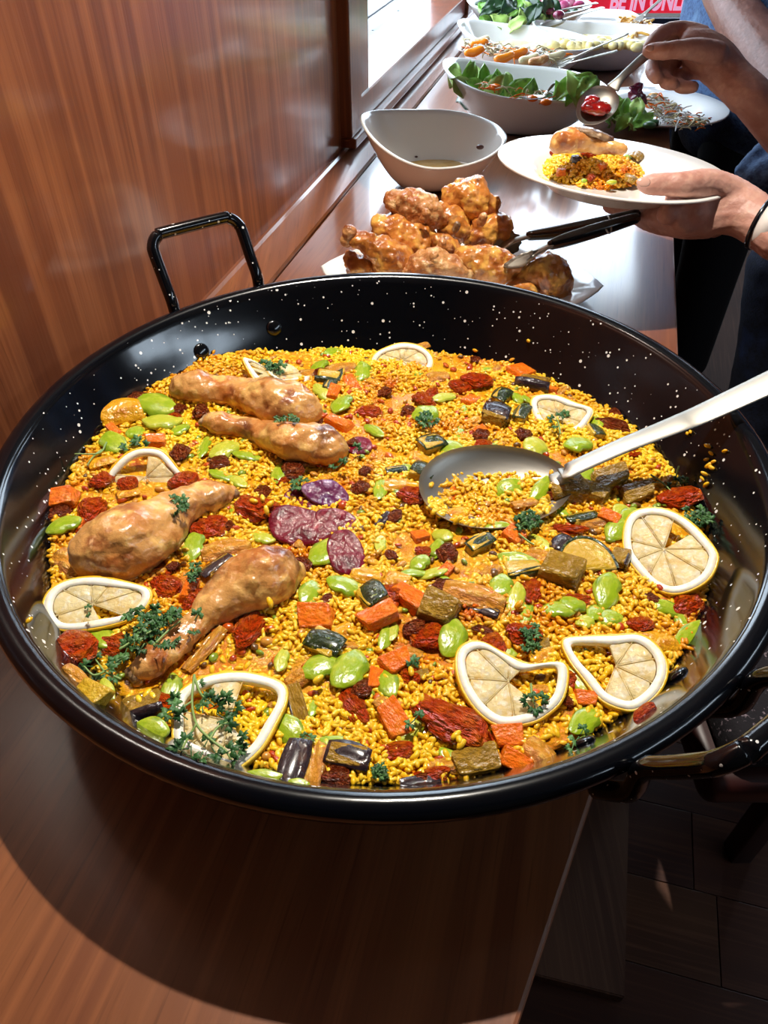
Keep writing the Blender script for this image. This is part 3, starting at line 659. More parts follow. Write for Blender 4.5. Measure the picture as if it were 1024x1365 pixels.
def slab_mesh(name, seed, bow=.25, th=.12, pts=None, nx=9, ny=7, wob=.12):
    """curved irregular leaf of flesh or skin, unit footprint"""
    r = seedbm(seed); vs, fs = [], []
    sx = [r.uniform(.8, 1) for _ in range(4)]
    for side in (1, -1):
        for i in range(nx):
            for j in range(ny):
                u = i/(nx-1)-.5; v = j/(ny-1)-.5
                wdt = (1-.35*abs(u)**2*4*r.choice([1, 1]) * .5)
                x = u; y = v*wdt+.08*math.sin(3*u+seed); z = -bow*(v*v*3+u*u*.8)+.05*noise.noise(Vector((u*3+seed, v*3, 0)))*wob*8
                edge = max(abs(u), abs(v))*2; t = th/2*(1-.5*max(0, edge-.75)/.25)
                vs.append((x, y, z+side*t))
    k = nx*ny
    for s in (0, 1):
        for i in range(nx-1):
            for j in range(ny-1):
                q = (s*k+i*ny+j, s*k+(i+1)*ny+j, s*k+(i+1)*ny+j+1, s*k+i*ny+j+1); fs.append(q if s == 0 else q[::-1])
    bd = [i*ny for i in range(nx)]+[(nx-1)*ny+j for j in range(1, ny)]+[i*ny+ny-1 for i in range(nx-2, -1, -1)]+[j for j in range(ny-2, 0, -1)]
    for a, b in zip(bd, bd[1:]+bd[:1]): fs.append((b, a, k+a, k+b))
    me = bpy.data.meshes.new(name); me.from_pydata(vs, [], fs); me.update(); me.shade_smooth(); return me
def half_disc_mesh(name):
    vs, fs = [], []; n = 16
    for z in (.5, .38, -.5):
        sc = .93 if z == .5 else 1
        for i in range(n+1): t = math.pi*i/n; vs.append((.5*math.cos(t)*sc, (.9*math.sin(t)-.4)*sc, z))
    k = n+1
    for r in range(2):
        for i in range(k): j = (i+1) % k; fs.append((r*k+j, r*k+i, (r+1)*k+i, (r+1)*k+j))
    fs.append(tuple(range(k))); fs.append(tuple(range(3*k-1, 2*k-1, -1)))
    me = bpy.data.meshes.new(name); me.from_pydata(vs, [], fs); me.update(); me.shade_smooth(); return me
T = {
 'bean': [bean_mesh('broad_bean', s, k, sp) for s, k, sp in ((1, .2, 0), (2, .3, 1), (3, .12, 0), (4, .38, 0), (5, .05, 1))],
 'carrot': [chunk_mesh('carrot', s, .13, .07, .1) for s in range(20, 26)],
 'chunk': [chunk_mesh('chunk', s, .16, .12, .08) for s in range(40, 46)],
 'rough': [blob_mesh('rough', s, .42, 3, (.48, .5, .5)) for s in range(5)],
 'tomato': [blob_mesh('tomato', s+9, .36, 3, (.5, .5, .45)) for s in range(5)],
 'petal': [slab_mesh('petal', s, .28+.1*(s % 3), .11) for s in range(5)],
 'skin': [slab_mesh('skin', s+7, .12, .12, nx=7, ny=5, wob=.05) for s in range(3)],
 'half': [half_disc_mesh('half_disc')],
}
TM = {}
m_tbit = M('tomato_bits', 'b03a0c', .22, [(60, 'd06414', .45, .65)], (200, .4, .002), coat=.4); m_gbit = M('green_bits', '7d9020', .3, coat=.3)
m_obit = M('onion_bits', 'c88a34', .25, coat=.3); m_bbit = M('brown_bits', '6a4418', .3, coat=.3)
def tmesh(kind, i, mat):
    k = (kind, i % len(T[kind]), mat.name)
    if k not in TM:
        me = T[kind][i % len(T[kind])].copy(); me.materials.clear(); me.materials.append(mat); me.name = kind+'_'+mat.name; TM[k] = me
    return TM[k]
PIECES = []
prnd = random.Random(77)
def place(name, kind, mat, x, y, ln, wd, ang, h, look, noun, plural, cat, sink=.3, spoon=False, tilt=.25, skin=None):
    P = in_spoon(x, y) if spoon else onrice(x, y)
    n = NS if spoon else rnormal(P); mp = px2m(P); s = abs(math.sin(math.radians(ang)))
    a = math.radians(ang); dx, dy = math.cos(a), -math.sin(a)
    d0, d1 = ray(x-dx*6, y-dy*6), ray(x+dx*6, y+dy*6)
    Q0 = CAM+d0*((P-CAM).dot(n)/d0.dot(n)); Q1 = CAM+d1*((P-CAM).dot(n)/d1.dot(n))
    ux = (Q1-Q0).normalized(); uz = n.copy(); uy = uz.cross(ux).normalized()
    L = ln*mp*1.2*(1+.22*s); Wd = wd*mp*1.2*(1+.22*(1-s)); H = h*min(L, Wd)
    R = Matrix((ux, uy, uz)).transposed() @ Matrix.Rotation(prnd.uniform(-tilt, tilt), 3, 'X') @ Matrix.Rotation(prnd.uniform(-tilt, tilt)*.6, 3, 'Y')
    i = len(PIECES); o = bpy.data.objects.new(name, tmesh(kind, i*7+int(x), mat)); COL.objects.link(o)
    ctr = P+uz*(H*(.5-sink)+(.0006 if spoon else .001)); d = ray(x, y); ctr = ctr-(ctr-P-(d*((ctr.z-P.z)/d.z)))*1.0 if not spoon else ctr
    o.matrix_world = Matrix.Translation(ctr) @ R.to_4x4() @ Matrix.Diagonal((L, Wd, H, 1))
    if skin:
        c = bpy.data.objects.new('skin', tmesh('skin', i, skin[0])); COL.objects.link(c); c.parent = o
        if skin[1] == 'top': c.matrix_basis = Matrix.Translation((0, 0, .5)) @ Matrix.Diagonal((1.0, 1.0, 1.1, 1))
        elif skin[1] == 'front': c.matrix_basis = Matrix.Translation((0, -.5, 0)) @ Matrix.Rotation(math.pi/2, 4, 'X') @ Matrix.Diagonal((1.0, .98, 1.0, 1))
        elif skin[1] == 'rim': 
            k = ('rimskin',); 
            if k not in TM:
                vs, fs = [], []; nn = 16
                for z in (.49, -.5):
                    for rr_ in (.5, .535):
                        for q in range(nn+1): t = math.pi*q/nn; vs.append((rr_*math.cos(t), rr_*1.8*math.sin(t)-.4, z))
                m_ = nn+1
                for q in range(nn):
                    fs += [(q, q+1, m_+q+1, m_+q)[::-1], (2*m_+q, 2*m_+q+1, 3*m_+q+1, 3*m_+q), (m_+q, m_+q+1, 3*m_+q+1, 3*m_+q)[::-1], (q, q+1, 2*m_+q+1, 2*m_+q)]
                me = bpy.data.meshes.new('rim_skin'); me.from_pydata(vs, [], fs); me.update(); me.shade_smooth(); me.materials.append(m_zskin); TM[k] = me
            c.data = TM[k]; c.matrix_basis = Matrix.Identity(4)
    PIECES.append((o, x, y, ln*wd, look, noun, plural, cat)); return o
BEANS = '''205 540 48 28 -20|216 562 40 22 5|240 573 22 15 30|152 590 36 24 -50|272 596 30 13 70|300 600 32 22 30|330 608 30 14 -5|297 634 32 13 -15|181 577 20 18 0|318 642 22 14 -40|372 630 28 17 80
314 679 14 11 0|258 727 36 24 75|352 717 24 14 -15|436 735 44 30 45|460 781 38 24 -18|413 790 30 22 60|507 724 24 13 80|426 488 22 17 40|456 538 32 22 65|483 495 26 17 80|592 530 28 13 15|567 552 28 24 20|498 574 30 12 -38
446 470 26 15 20|430 523 26 14 -40|619 548 18 9 85|612 577 20 11 80|602 598 30 22 -30|596 612 22 16 20|648 493 12 9 0|690 531 15 12 -50|702 532 12 9 -40|714 596 26 24 20|771 593 30 25 10|794 562 20 14 -50|777 635 32 22 60
828 680 20 15 30|840 687 26 18 45|822 706 28 22 55|752 684 22 12 -30|590 714 22 15 -20|582 732 24 17 70|690 746 40 16 -14|668 780 28 24 70|688 800 36 20 75|701 816 30 14 75|745 813 34 20 -8|764 805 28 23 10
780 828 20 16 30|795 816 26 18 55|810 786 42 28 75|813 824 28 19 5|720 723 32 12 -38|664 701 26 10 5|560 750 22 18 40|552 764 28 11 0|578 764 32 13 10|598 780 34 13 -62|603 851 40 30 75|513 850 28 14 75|524 842 22 11 80
428 889 40 26 22|465 892 46 36 60|516 911 32 24 -70|547 976 36 17 42|415 945 20 13 80|386 973 36 26 -50|458 993 50 17 -8|376 880 26 15 75|781 960 46 24 45|600 1010 24 16 -40|672 868 26 13 -20|773 905 40 24 -60|918 845 44 17 42
890 811 32 16 -20|906 823 24 13 -65|858 846 16 9 10|86 700 34 25 20|228 925 40 22 80|202 973 38 22 -8|143 921 28 14 -70|135 851 34 26 -50|352 1034 36 12 -5|398 1044 22 9 -5|460 770 16 8 -5|540 625 16 10 10|507 651 30 15 80|400 815 18 12 60'''
for i, q in enumerate(BEANS.replace('\n', '|').split('|')):
    x, y, l, wd, an = map(float, q.split()); pale = (i % 4 == 1)
    place('broad_bean', 'bean', m_bean2 if pale else m_bean, x, y, l*1.1, wd*1.1, an, .52, 'pale green' if pale else 'bright green', 'broad bean', 'beans', 'bean')
for x, y, l, wd, an in ((677, 658, 32, 24, 20), (656, 670, 26, 18, 80), (721, 652, 36, 18, 52)):
    place('broad_bean', 'bean', m_bean, x, y, l, wd, an, .6, 'bright green', 'broad bean', 'beans', 'bean', .1, spoon=(x < 700))
CARROTS = '''78 666 38 22 5|207 588 24 15 8|418 824 42 26 -5|505 822 46 24 20|643 800 28 18 5|677 982 38 22 5|686 1015 34 22 -25|812 692 24 19 -20|694 498 28 20 15|731 520 22 11 -10|469 511 26 16 -60|444 522 20 15 70|684 714 24 20 -40|781 932 28 17 -5
528 885 36 26 25|152 573 18 11 -40|105 700 16 12 80|548 798 44 24 -35|254 785 30 18 70|397 607 20 12 20|628 535 18 14 30|452 563 30 15 -20|560 715 20 12 10|595 760 18 12 40|365 690 18 12 70|525 960 44 28 -60|500 905 26 16 80|640 575 16 12 20'''
for q in CARROTS.replace('\n', '|').split('|'):
    x, y, l, wd, an = map(float, q.split()); place('carrot_piece', 'carrot', m_carrot, x, y, l, wd, an, .62, 'orange', 'carrot piece', 'carrots', 'carrot')
place('carrot_piece', 'carrot', m_carrot, 606, 664, 22, 10, -60, .5, 'orange', 'carrot piece', 'carrots', 'carrot', .1, True)
TOM = '''550 660 34 24 -15|603 962 86 46 -32|908 662 56 34 12|95 863 54 40 -10|333 836 52 30 55|279 706 40 30 20|221 782 32 24 -15|597 842 28 14 -75|660 862 34 30 40|700 846 40 26 -10|575 848 42 28 20|855 831 30 22 10|918 806 38 26 30|711 787 34 22 70
565 532 28 22 -60|637 507 36 28 10|614 514 24 20 -30|492 549 30 15 0|343 678 54 34 -20|122 680 34 28 50|110 705 20 16 60|520 790 34 24 -15|470 940 44 26 -60|530 1002 40 20 10|257 800 30 20 45|232 555 16 14 0|300 510 18 14 0|760 705 36 11 -10|800 760 26 12 -35|770 800 34 15 -8|575 525 20 14 60|150 860 36 24 -10|215 935 34 24 -30|760 910 34 24 30|860 950 36 14 40|640 985 34 14 -30|548 900 20 30 80|575 1035 40 18 10|645 595 26 18 5|565 735 20 14 0|845 605 18 10 10|375 640 20 14 0|310 600 14 10 0|245 640 34 22 0|170 645 22 18 0|135 640 26 20 10'''
for q in TOM.replace('\n', '|').split('|'):
    x, y, l, wd, an = map(float, q.split()); place('tomato_piece', 'tomato', m_tomato, x, y, l, wd, an, .5, 'soft red', 'tomato piece', 'tomatoes', 'tomato')
CHO = '''240 603 24 20 80|292 617 26 16 5|390 627 20 24 80|184 530 22 14 10|237 546 20 14 10|268 549 18 16 40|79 683 28 15 20|820 552 14 13 30|818 567 38 15 -15|643 582 20 15 -10|697 578 18 15 0|597 737 24 20 15|481 919 28 22 30|552 838 26 17 20|545 550 16 18 60|470 590 14 12 0|402 755 28 20 -40|560 1042 26 14 5|450 1035 34 20 -10|525 690 22 14 30|481 650 17 20 80|437 800 18 12 20|352 655 18 16 40|600 620 14 10 0|520 740 18 12 -40|590 780 26 14 10|513 523 18 14 30|425 500 16 14 0|635 480 14 10 20|875 905 20 16 20|645 840 10 24 85|740 660 20 16 40|486 628 14 12 0|420 560 20 12 -20|306 700 14 10 40|230 755 16 12 0|755 935 20 14 10|715 860 16 12 30|870 800 18 12 -30'''
for q in CHO.replace('\n', '|').split('|'):
    x, y, l, wd, an = map(float, q.split()); place('chorizo_piece', 'rough', m_chorizo, x, y, l, wd, an, .7, 'rough red-brown', 'sausage cube', 'sausage cubes', 'sausage')
ZU = '''498 796 30 28 -40 t|433 860 38 26 -25 t|575 595 28 22 20 t|564 632 26 24 -15 t|528 628 24 9 8 t|124 927 44 36 -30 f|437 503 28 15 0 f|669 530 24 18 40 t|698 552 28 17 60 t|776 692 34 14 15 t|700 759 44 20 8 f|793 576 20 15 -50 t|452 500 24 11 75 t|655 545 16 12 20 t|440 515 16 12 50 t|640 725 30 16 30 t'''
for q in ZU.replace('\n', '|').split('|'):
    x, y, l, wd, an, sd = q.split(); place('courgette_piece', 'chunk', m_zflesh, float(x), float(y), float(l), float(wd), float(an), .6, 'dark-skinned', 'courgette piece', 'courgettes', 'courgette', skin=(m_zskin, 'top' if sd == 't' else 'front'))
place('courgette_piece', 'half', m_zflesh, 780, 744, 60, 40, 0, .28, 'large yellow half-moon', 'courgette slice', 'courgette slices', 'courgette', .2, skin=(m_zskin, 'rim'))
AU = '''661 554 28 26 -15 t|711 511 36 24 -12 f|750 765 46 40 -20 n|750 728 22 20 45 t|825 744 26 22 70 f|583 811 44 36 -20 n|464 1011 48 26 -12 t|393 1020 46 32 80 t|635 1012 50 32 15 n|189 943 46 28 15 f|290 757 36 16 30 t|560 1044 46 12 5 t|761 655 46 30 5 n|813 636 46 28 15 n|397 942 48 18 -75 f|790 655 34 24 -20 n|722 860 20 14 10 n|152 975 26 15 -30 n|850 655 40 24 10 n|375 610 18 10 60 n|560 900 22 13 20 n|645 815 32 12 -20 t|510 695 24 9 50 t|95 745 26 18 70 n|862 745 20 12 70 n|735 645 24 16 0 n'''
for q in AU.replace('\n', '|').split('|'):
    x, y, l, wd, an, sd = q.split(); place('aubergine_piece', 'chunk', m_aflesh, float(x), float(y), float(l), float(wd), float(an), .6, 'purple-skinned' if sd != 'n' else 'brown', 'aubergine piece', 'aubergines', 'aubergine', skin=None if sd == 'n' else (m_askin, 'top' if sd == 't' else 'front'))
ON = '''634 786 66 36 -12|724 1002 40 32 -45|421 1008 58 28 80|90 748 40 28 -35|301 728 52 30 15|271 862 54 18 50|720 740 26 22 -30|405 718 24 20 60|98 902 34 18 -40|410 615 18 12 0|595 1018 40 20 10|660 490 18 14 40|750 520 20 12 30|420 495 30 16 10|455 487 34 20 10|340 750 40 20 40|700 668 30 14 10|800 690 46 20 10|885 640 26 14 30|560 460 20 12 20|585 500 24 15 10|175 985 30 15 -35|225 700 24 14 30|512 930 24 16 30|545 870 30 15 -10|655 760 22 15 30|395 905 24 18 20|470 860 26 14 0|370 930 22 18 60|720 918 20 14 0'''
for q in ON.replace('\n', '|').split('|'):
    x, y, l, wd, an = map(float, q.split()); place('onion_petal', 'petal', m_onion, x, y, l, wd, an, .7, 'translucent tan', 'onion petal', 'onions', 'onion', .15)
PE = '''159 543 42 34 15|133 612 26 22 20|881 851 38 26 10|722 869 28 22 20|540 645 44 20 -5|170 655 22 14 20|490 765 34 20 -15|345 805 22 18 0|455 840 24 20 30|425 680 14 10 0|630 560 18 12 30|860 690 20 12 20|500 510 22 14 -30|530 770 28 24 -10|560 610 28 18 -40'''
for q in PE.replace('\n', '|').split('|'):
    x, y, l, wd, an = map(float, q.split()); place('pepper_piece', 'petal', m_pepper, x, y, l, wd, an, .6, 'yellow', 'pepper piece', 'peppers', 'pepper', .15)
place('pepper_piece', 'petal', m_pepper, 625, 688, 44, 20, 15, .5, 'olive yellow', 'pepper piece', 'peppers', 'pepper', .1, True)
# finely chopped bits mixed through the rice: too small to pick apart
r = random.Random(99); bits = {}
for i in range(900):
    a, q = r.uniform(0, 6.283), math.sqrt(r.random())*.272; x, y = PC.x+q*math.cos(a), PC.y+q*math.sin(a)
    if inside(x, y) < .008: continue
    m = r.choice([m_tbit, m_tbit, m_tbit, m_gbit, m_obit, m_obit, m_bbit]); l = r.uniform(.0022, .0052)
    R3 = Matrix.Rotation(r.uniform(0, 6.28), 3, 'Z') @ Matrix.Rotation(r.uniform(-.5, .5), 3, 'X')
    bits.setdefault(m.name, (m, []))[1].append(ball((x, y, float(rice_z(x, y))+.0012), l, l*r.uniform(.45, .9), l*r.uniform(.35, .6), R3, 7, 5))
for nm, (m, prt) in bits.items():
    v, f = join(prt); tag(mesh('chopped_bits', v, f, m), {'tomato_bits': 'tiny red tomato bits mixed through the yellow rice', 'green_bits': 'tiny green vegetable bits mixed through the yellow rice', 'onion_bits': 'tiny tan onion bits mixed through the yellow rice', 'brown_bits': 'tiny brown vegetable bits mixed through the yellow rice'}[nm], 'vegetables', kind='stuff')
# rice lying in the spoon
rs = np.random.RandomState(5); SPp = []
for _ in range(1400):
    x, y = rs.uniform(570, 732), rs.uniform(610, 702)
    P = in_spoon(x, y); u = (P-SPC).dot(E1)/SA; v = (P-SPC).dot(E2)/SB
    if u*u+v*v > .9: continue
    if v < -.52+.2*math.sin(u*4) or (.15 < u < .75 and v < -.22+.2*u) or (u < -.62 and v < -.05) or rs.rand() < .006: SPp.append(tuple(P+NS*(.0015+.003*rs.rand()*(v < -.3))))
SPp = np.array(SPp[:230]); g = add_grains(SPp, rs.normal(size=(len(SPp), 3))*np.array([1, 1, .4]), rs.uniform(.85, 1.15, len(SPp)), 'spooned_rice', m_rice, rs)
tag(g, 'small helping of yellow rice lying in the steel spoon bowl', 'rice', kind='stuff')
# grains on top of things
top = [(424, 905, 10), (505, 735, 6), (608, 980, 10), (612, 985, 10), (615, 992, 10), (820, 590, 14), (812, 597, 14), (822, 583, 14), (835, 578, 16), (360, 803, 26), (355, 680, 14), (360, 672, 14), (338, 668, 14), (350, 664, 14), (692, 806, 8), (196, 925, 9), (205, 929, 9), (185, 932, 9), (700, 770, 6), (640, 775, 6), (735, 648, 8), (740, 640, 8), (735, 630, 8), (548, 895, 8), (520, 820, 8), (530, 815, 8)]
tp = []
for x, y, up in top: P = onrice(x, y); d = ray(x, y); tp.append(tuple(P-d*(up*.001/abs(d.z))))
g = add_grains(np.array(tp), rs.normal(size=(len(tp), 3))*np.array([1, 1, .3]), np.ones(len(tp))*1.1, 'scattered_rice', m_rice, rs)
tag(g, 'loose rice grains stuck on top of vegetables, chicken and spoon handle', 'rice', kind='stuff')
# ================================================================== PARSLEY
def leaflet(c, d, n, s, curl, rr):
    """one lobed, toothed leaflet"""
    d = d.normalized(); n = (n-d*n.dot(d)).normalized(); sd = n.cross(d); vs = [c]; m = 13
    for i in range(m):
        t = -1.35+2.7*i/(m-1); lobe = (.62+.38*abs(math.cos(t*2.3)))*(1 if i % 2 == 0 else .76)*(.7+.45*math.cos(t))
        z = curl*s*(.5*noise.noise(Vector((t*2+rr, rr, 0)))+.18*((i % 2)*2-1))
        vs.append(c+d*(math.cos(t)*lobe*s)+sd*(math.sin(t)*lobe*s*.85)+n*z)
    k = len(vs); vs += [v-n*.00025 for v in vs]
    fs = [(0, i, i+1) for i in range(1, m)]+[(k, k+i+1, k+i) for i in range(1, m)]
    for i in range(1, m): fs.append((i, k+i, k+i+1, i+1))
    fs += [(0, k, k+1, 1), (m, k+m, k, 0)]
    return vs, fs
def leaf3(c, d, n, s, curl, r):
    sd = n.cross(d); parts = []
    for a, l in ((0, 1), (.85, .8), (-.85, .8)):
        dd = d*math.cos(a)+sd*math.sin(a); parts.append(leaflet(c+dd*s*.35, dd, n, s*l, curl, r.uniform(0, 50)))
    parts.append(tube([c-d*s*.5, c, c+d*s*.4], [.0004, .0004, .0003], 5))
    return join(parts)
def spot(x, y, up): P = onrice(x, y); d = ray(x, y); return P-d*(up/abs(d.z))
def parsley(label, name, stems, leaves, up, seed, short=None, curl=.5):
    """stems: pixel polylines; leaves: (x, y, size px, angle deg[, up])"""
    r = random.Random(seed); x0, y0 = leaves[0][:2] if leaves else stems[0][0]; root = tag(empty(name, tuple(spot(x0, y0, up))), label, 'parsley', 'parsley sprigs in the pan')
    for s in stems:
        pts = [spot(x, y, up*(.9 if k else .9)) for k, (x, y) in enumerate(s)]
        v, f = tube(pts, [.0009]+[.0008]*(len(pts)-2)+[.0005], 6, max(len(pts)*4, 8)); mesh('stem', v, f, m_stem, root)
    for q in leaves:
        x, y, s, an = q[:4]; c = spot(x, y, up*(q[4] if len(q) > 4 else r.uniform(.7, 1.2))); mp = px2m(c); a = math.radians(an)
        c2 = CAM+ray(x+8*math.cos(a), y-8*math.sin(a))*1; d0 = ray(x+8*math.cos(a), y-8*math.sin(a)); c2 = CAM+d0*((c.z-CAM.z)/d0.z)
        d = (c2-c).normalized(); n = Vector((r.uniform(-.5, .5), r.uniform(-.7, .3), 1)).normalized()
        d = (d+Vector((0, 0, r.uniform(-.2, .5)))).normalized()
        v, f = leaf3(c, d, n, s*mp, curl, r); mesh('leaf', v, f, m_parsley, root)
    if short: LAND.append((x0, y0, short))
    return root
pr = random.Random(8)
def cluster(cx, cy, rx, ry, n, s): return [(cx+pr.uniform(-rx, rx), cy+pr.uniform(-ry, ry), s*pr.uniform(.8, 1.2), pr.uniform(0, 360), pr.uniform(.5, 1.3)) for _ in range(n)]
parsley('bushy clump of curly parsley beside the ankle of the nearest drumstick', 'parsley_clump', [[(160, 865), (185, 850), (215, 835)], [(205, 860), (225, 840), (240, 828)]], cluster(205, 838, 30, 24, 34, 12), .020, 1, 'the bushy parsley clump', .9)
parsley('flat parsley sprig near the left front rim under the bushy clump', 'parsley_sprig', [[(160, 905), (140, 895), (128, 880)], [(140, 895), (125, 900), (112, 888)]], [(118, 888, 12, 170), (128, 880, 12, 120), (142, 893, 13, 20), (150, 885, 12, 60), (158, 880, 13, 40), (168, 868, 13, 60), (150, 900, 11, 300), (135, 897, 10, 240), (172, 858, 12, 100)], .008, 2)
parsley('long-stemmed parsley sprig draped across the front lemon slice', 'parsley_sprig', [[(259, 900), (256, 935), (262, 965), (280, 985), (300, 1000), (308, 1012)], [(256, 935), (240, 945)], [(259, 902), (268, 925), (285, 940)], [(262, 965), (250, 985), (243, 998)], [(280, 985), (290, 970), (305, 962)]],
        [(285, 942, 15, 20), (298, 935, 14, 40), (310, 945, 14, -10), (295, 955, 15, -30), (278, 935, 13, 60), (300, 965, 13, 0), (270, 945, 12, 90), (240, 942, 14, 170), (228, 950, 13, 200), (245, 955, 13, 150), (235, 935, 12, 120), (243, 998, 15, 190), (255, 1003, 15, 270), (268, 1008, 14, 250), (250, 990, 13, 120), (285, 1000, 14, 300), (302, 1003, 15, 20), (315, 998, 14, 10), (308, 1012, 13, 300), (275, 990, 12, 60), (320, 985, 11, 40), (265, 915, 9, 60)], .016, 3, 'the long parsley sprig', .6)
parsley('small parsley tuft by the nearest drumstick, above the bushy clump', 'parsley_tuft', [[(246, 838), (262, 822)]], [(252, 832, 11, 200), (262, 822, 11, 60), (270, 812, 11, 40), (258, 840, 10, 280), (273, 800, 9, 80)], .014, 4)
parsley('curly parsley tuft sitting on the plump left drumstick', 'parsley_tuft', [], cluster(236, 672, 13, 9, 9, 8), .042, 5, None, .9)
parsley('small parsley tuft lying where the two far drumsticks touch', 'parsley_tuft', [], cluster(384, 557, 13, 5, 8, 8), .028, 6, None, .9)
parsley('small curly parsley tuft between the two left drumsticks', 'parsley_tuft', [], cluster(256, 762, 12, 9, 8, 8), .010, 7, None, .9)
parsley('parsley leaf lying on the lemon slice above the spoon handle', 'parsley_tuft', [[(747, 578), (745, 565), (742, 558)]], [(739, 560, 8, 170), (746, 556, 8, 60), (752, 552, 8, 30), (742, 566, 7, 240)], .014, 8)
parsley('flat parsley leaf lying on the notched lemon slice', 'parsley_tuft', [[(708, 912), (709, 925), (712, 938)]], [(705, 934, 11, 190), (713, 940, 12, 280), (719, 932, 12, 20), (712, 930, 9, 90)], .014, 9)
parsley('dark curly parsley tuft just below the spoon neck', 'parsley_tuft', [[(692, 712), (705, 722), (712, 726)]], cluster(700, 697, 13, 14, 14, 9), .010, 10, None, .9)
parsley('dark curly parsley tuft above the notched lemon slice', 'parsley_tuft', [], cluster(705, 848, 8, 20, 14, 9), .008, 11, None, .9)
parsley('parsley tuft lying on a bean below the farthest lemon slice', 'parsley_tuft', [], cluster(567, 558, 12, 8, 8, 9), .011, 12, None, .8)
parsley('round curly parsley tuft at the front rim of the rice', 'parsley_tuft', [], cluster(507, 1027, 9, 9, 12, 8), .006, 13, None, .9)
parsley('single parsley leaf on a carrot in the middle front', 'parsley_tuft', [], [(550, 890, 11, 90), (551, 882, 9, 80)], .010, 14)
parsley('single parsley leaf left of the large red tomato piece', 'parsley_tuft', [], [(556, 955, 10, 50), (550, 962, 10, 220)], .010, 15)
parsley('tiny parsley leaf on the leftmost lemon slice', 'parsley_tuft', [], [(117, 811, 6, 80), (118, 818, 5, 260)], .016, 16)
parsley('bare parsley stems sticking out toward the left pan wall', 'parsley_sprig', [[(142, 590), (132, 604), (100, 605)], [(135, 600), (125, 608), (116, 620)]], [(176, 592, 10, 30), (184, 590, 10, 120), (190, 594, 9, 0), (170, 596, 9, 200)], .008, 17)
parsley('dark parsley tuft behind the rightmost lemon slice', 'parsley_tuft', [], cluster(930, 690, 14, 12, 13, 9), .008, 18, None, .9)
parsley('parsley stems above the red tomato piece at the right edge', 'parsley_sprig', [[(868, 633), (885, 645), (895, 655)], [(862, 641), (880, 644)], [(905, 622), (900, 640)]], [(903, 643, 9, 60), (910, 640, 8, 20), (897, 648, 8, 180)], .010, 19)
parsley('wilted pale parsley leaf at the right front rim', 'parsley_tuft', [], [(770, 985, 13, 240), (764, 995, 12, 250), (776, 975, 10, 60)], .010, 20)
parsley('parsley tuft behind the lemon wedge at the far rim', 'parsley_tuft', [], cluster(362, 490, 14, 6, 11, 9), .012, 21, None, .9)
parsley('dark parsley leaf at the upper left of the sausage heap', 'parsley_tuft', [], cluster(398, 643, 9, 7, 7, 8), .010, 22)
parsley('tiny parsley bit near the left end of the front rim', 'parsley_tuft', [], [(412, 984, 8, 20), (408, 982, 7, 160)], .007, 23)
parsley('parsley bit beside the small lone sausage slice', 'parsley_tuft', [], [(474, 598, 8, 30), (448, 622, 9, 200), (455, 618, 9, 40)], .010, 24)
# ---------- labels of the chopped pieces: look, rank and direction from a landmark
ORD = ['nearest', 'second nearest', 'third nearest', 'fourth nearest', 'fifth nearest', 'sixth nearest', 'seventh nearest', 'eighth nearest', 'ninth nearest', 'tenth nearest']
used_lab = set()
def sector(dx, dy): return ('right of' if dx > 0 else 'left of') if abs(dx) >= abs(dy) else ('below' if dy > 0 else 'above')
for o, x, y, sz, look, noun, plural, cat in PIECES:
    same = [q for q in PIECES if q[5] == noun]; best = None
    for lx, ly, ln in LAND:
        dd = math.hypot(x-lx, y-ly); sc = sector(x-lx, y-ly)
        rk = sum(1 for q in same if sector(q[1]-lx, q[2]-ly) == sc and math.hypot(q[1]-lx, q[2]-ly) < dd)
        if rk < 10 and (best is None or rk*60+dd < best[0]):
            lab = '%s %s, %s %s %s' % (look, noun, ORD[rk], sc, ln)
            if lab not in used_lab: best = (rk*60+dd, lab)
    used_lab.add(best[1]); tag(o, best[1], cat, 'chopped %s in the pan' % plural)
# ================================================================== FRIED CHICKEN PLATTER AND TONGS
plc = W(.395, .455, TZ); PL = tag(empty('square_platter', tuple(plc)), 'white square platter under the pile of glazed chicken', 'platter')
ca, cb, cc = atz(427, 355, TZ+.02), atz(805, 381, TZ+.02), None
pc_ = (ca+cb)/2; ex = (cb-ca); hd = ex.length/2; ex.normalize(); ey = Vector((-ex.y, ex.x, 0))
def square_plate(name, c, ex, ey, h, zs, mat, parent):
    """rounded-square lathe: zs = (scale, z)"""
    vs, fs = [], []; seg = 64
    for sc, z in zs:
        for j in range(seg):
            a = 2*math.pi*j/seg; ca_, sa_ = math.cos(a), math.sin(a); r = 1/(abs(ca_)**1.25+abs(sa_)**1.25)**(1/1.25)
            vs.append(Vector((c.x, c.y, z))+ex*(h*sc*r*ca_)+ey*(h*sc*r*sa_))
    k = len(zs)
    for i in range(k-1):
        for j in range(seg): fs.append((i*seg+j, i*seg+(j+1) % seg, (i+1)*seg+(j+1) % seg, (i+1)*seg+j))
    fs.append(tuple(range(seg-1, -1, -1))); fs.append(tuple((k-1)*seg+j for j in range(seg)))
    return mesh(name, vs, fs, mat, parent)
square_plate('plate_body', pc_, ex, ey, hd, [(.55, TZ+.001), (.72, TZ+.003), (.98, TZ+.0165), (1.0, TZ+.020), (.985, TZ+.0215), (.73, TZ+.008), (.6, TZ+.006)], m_white, PL)
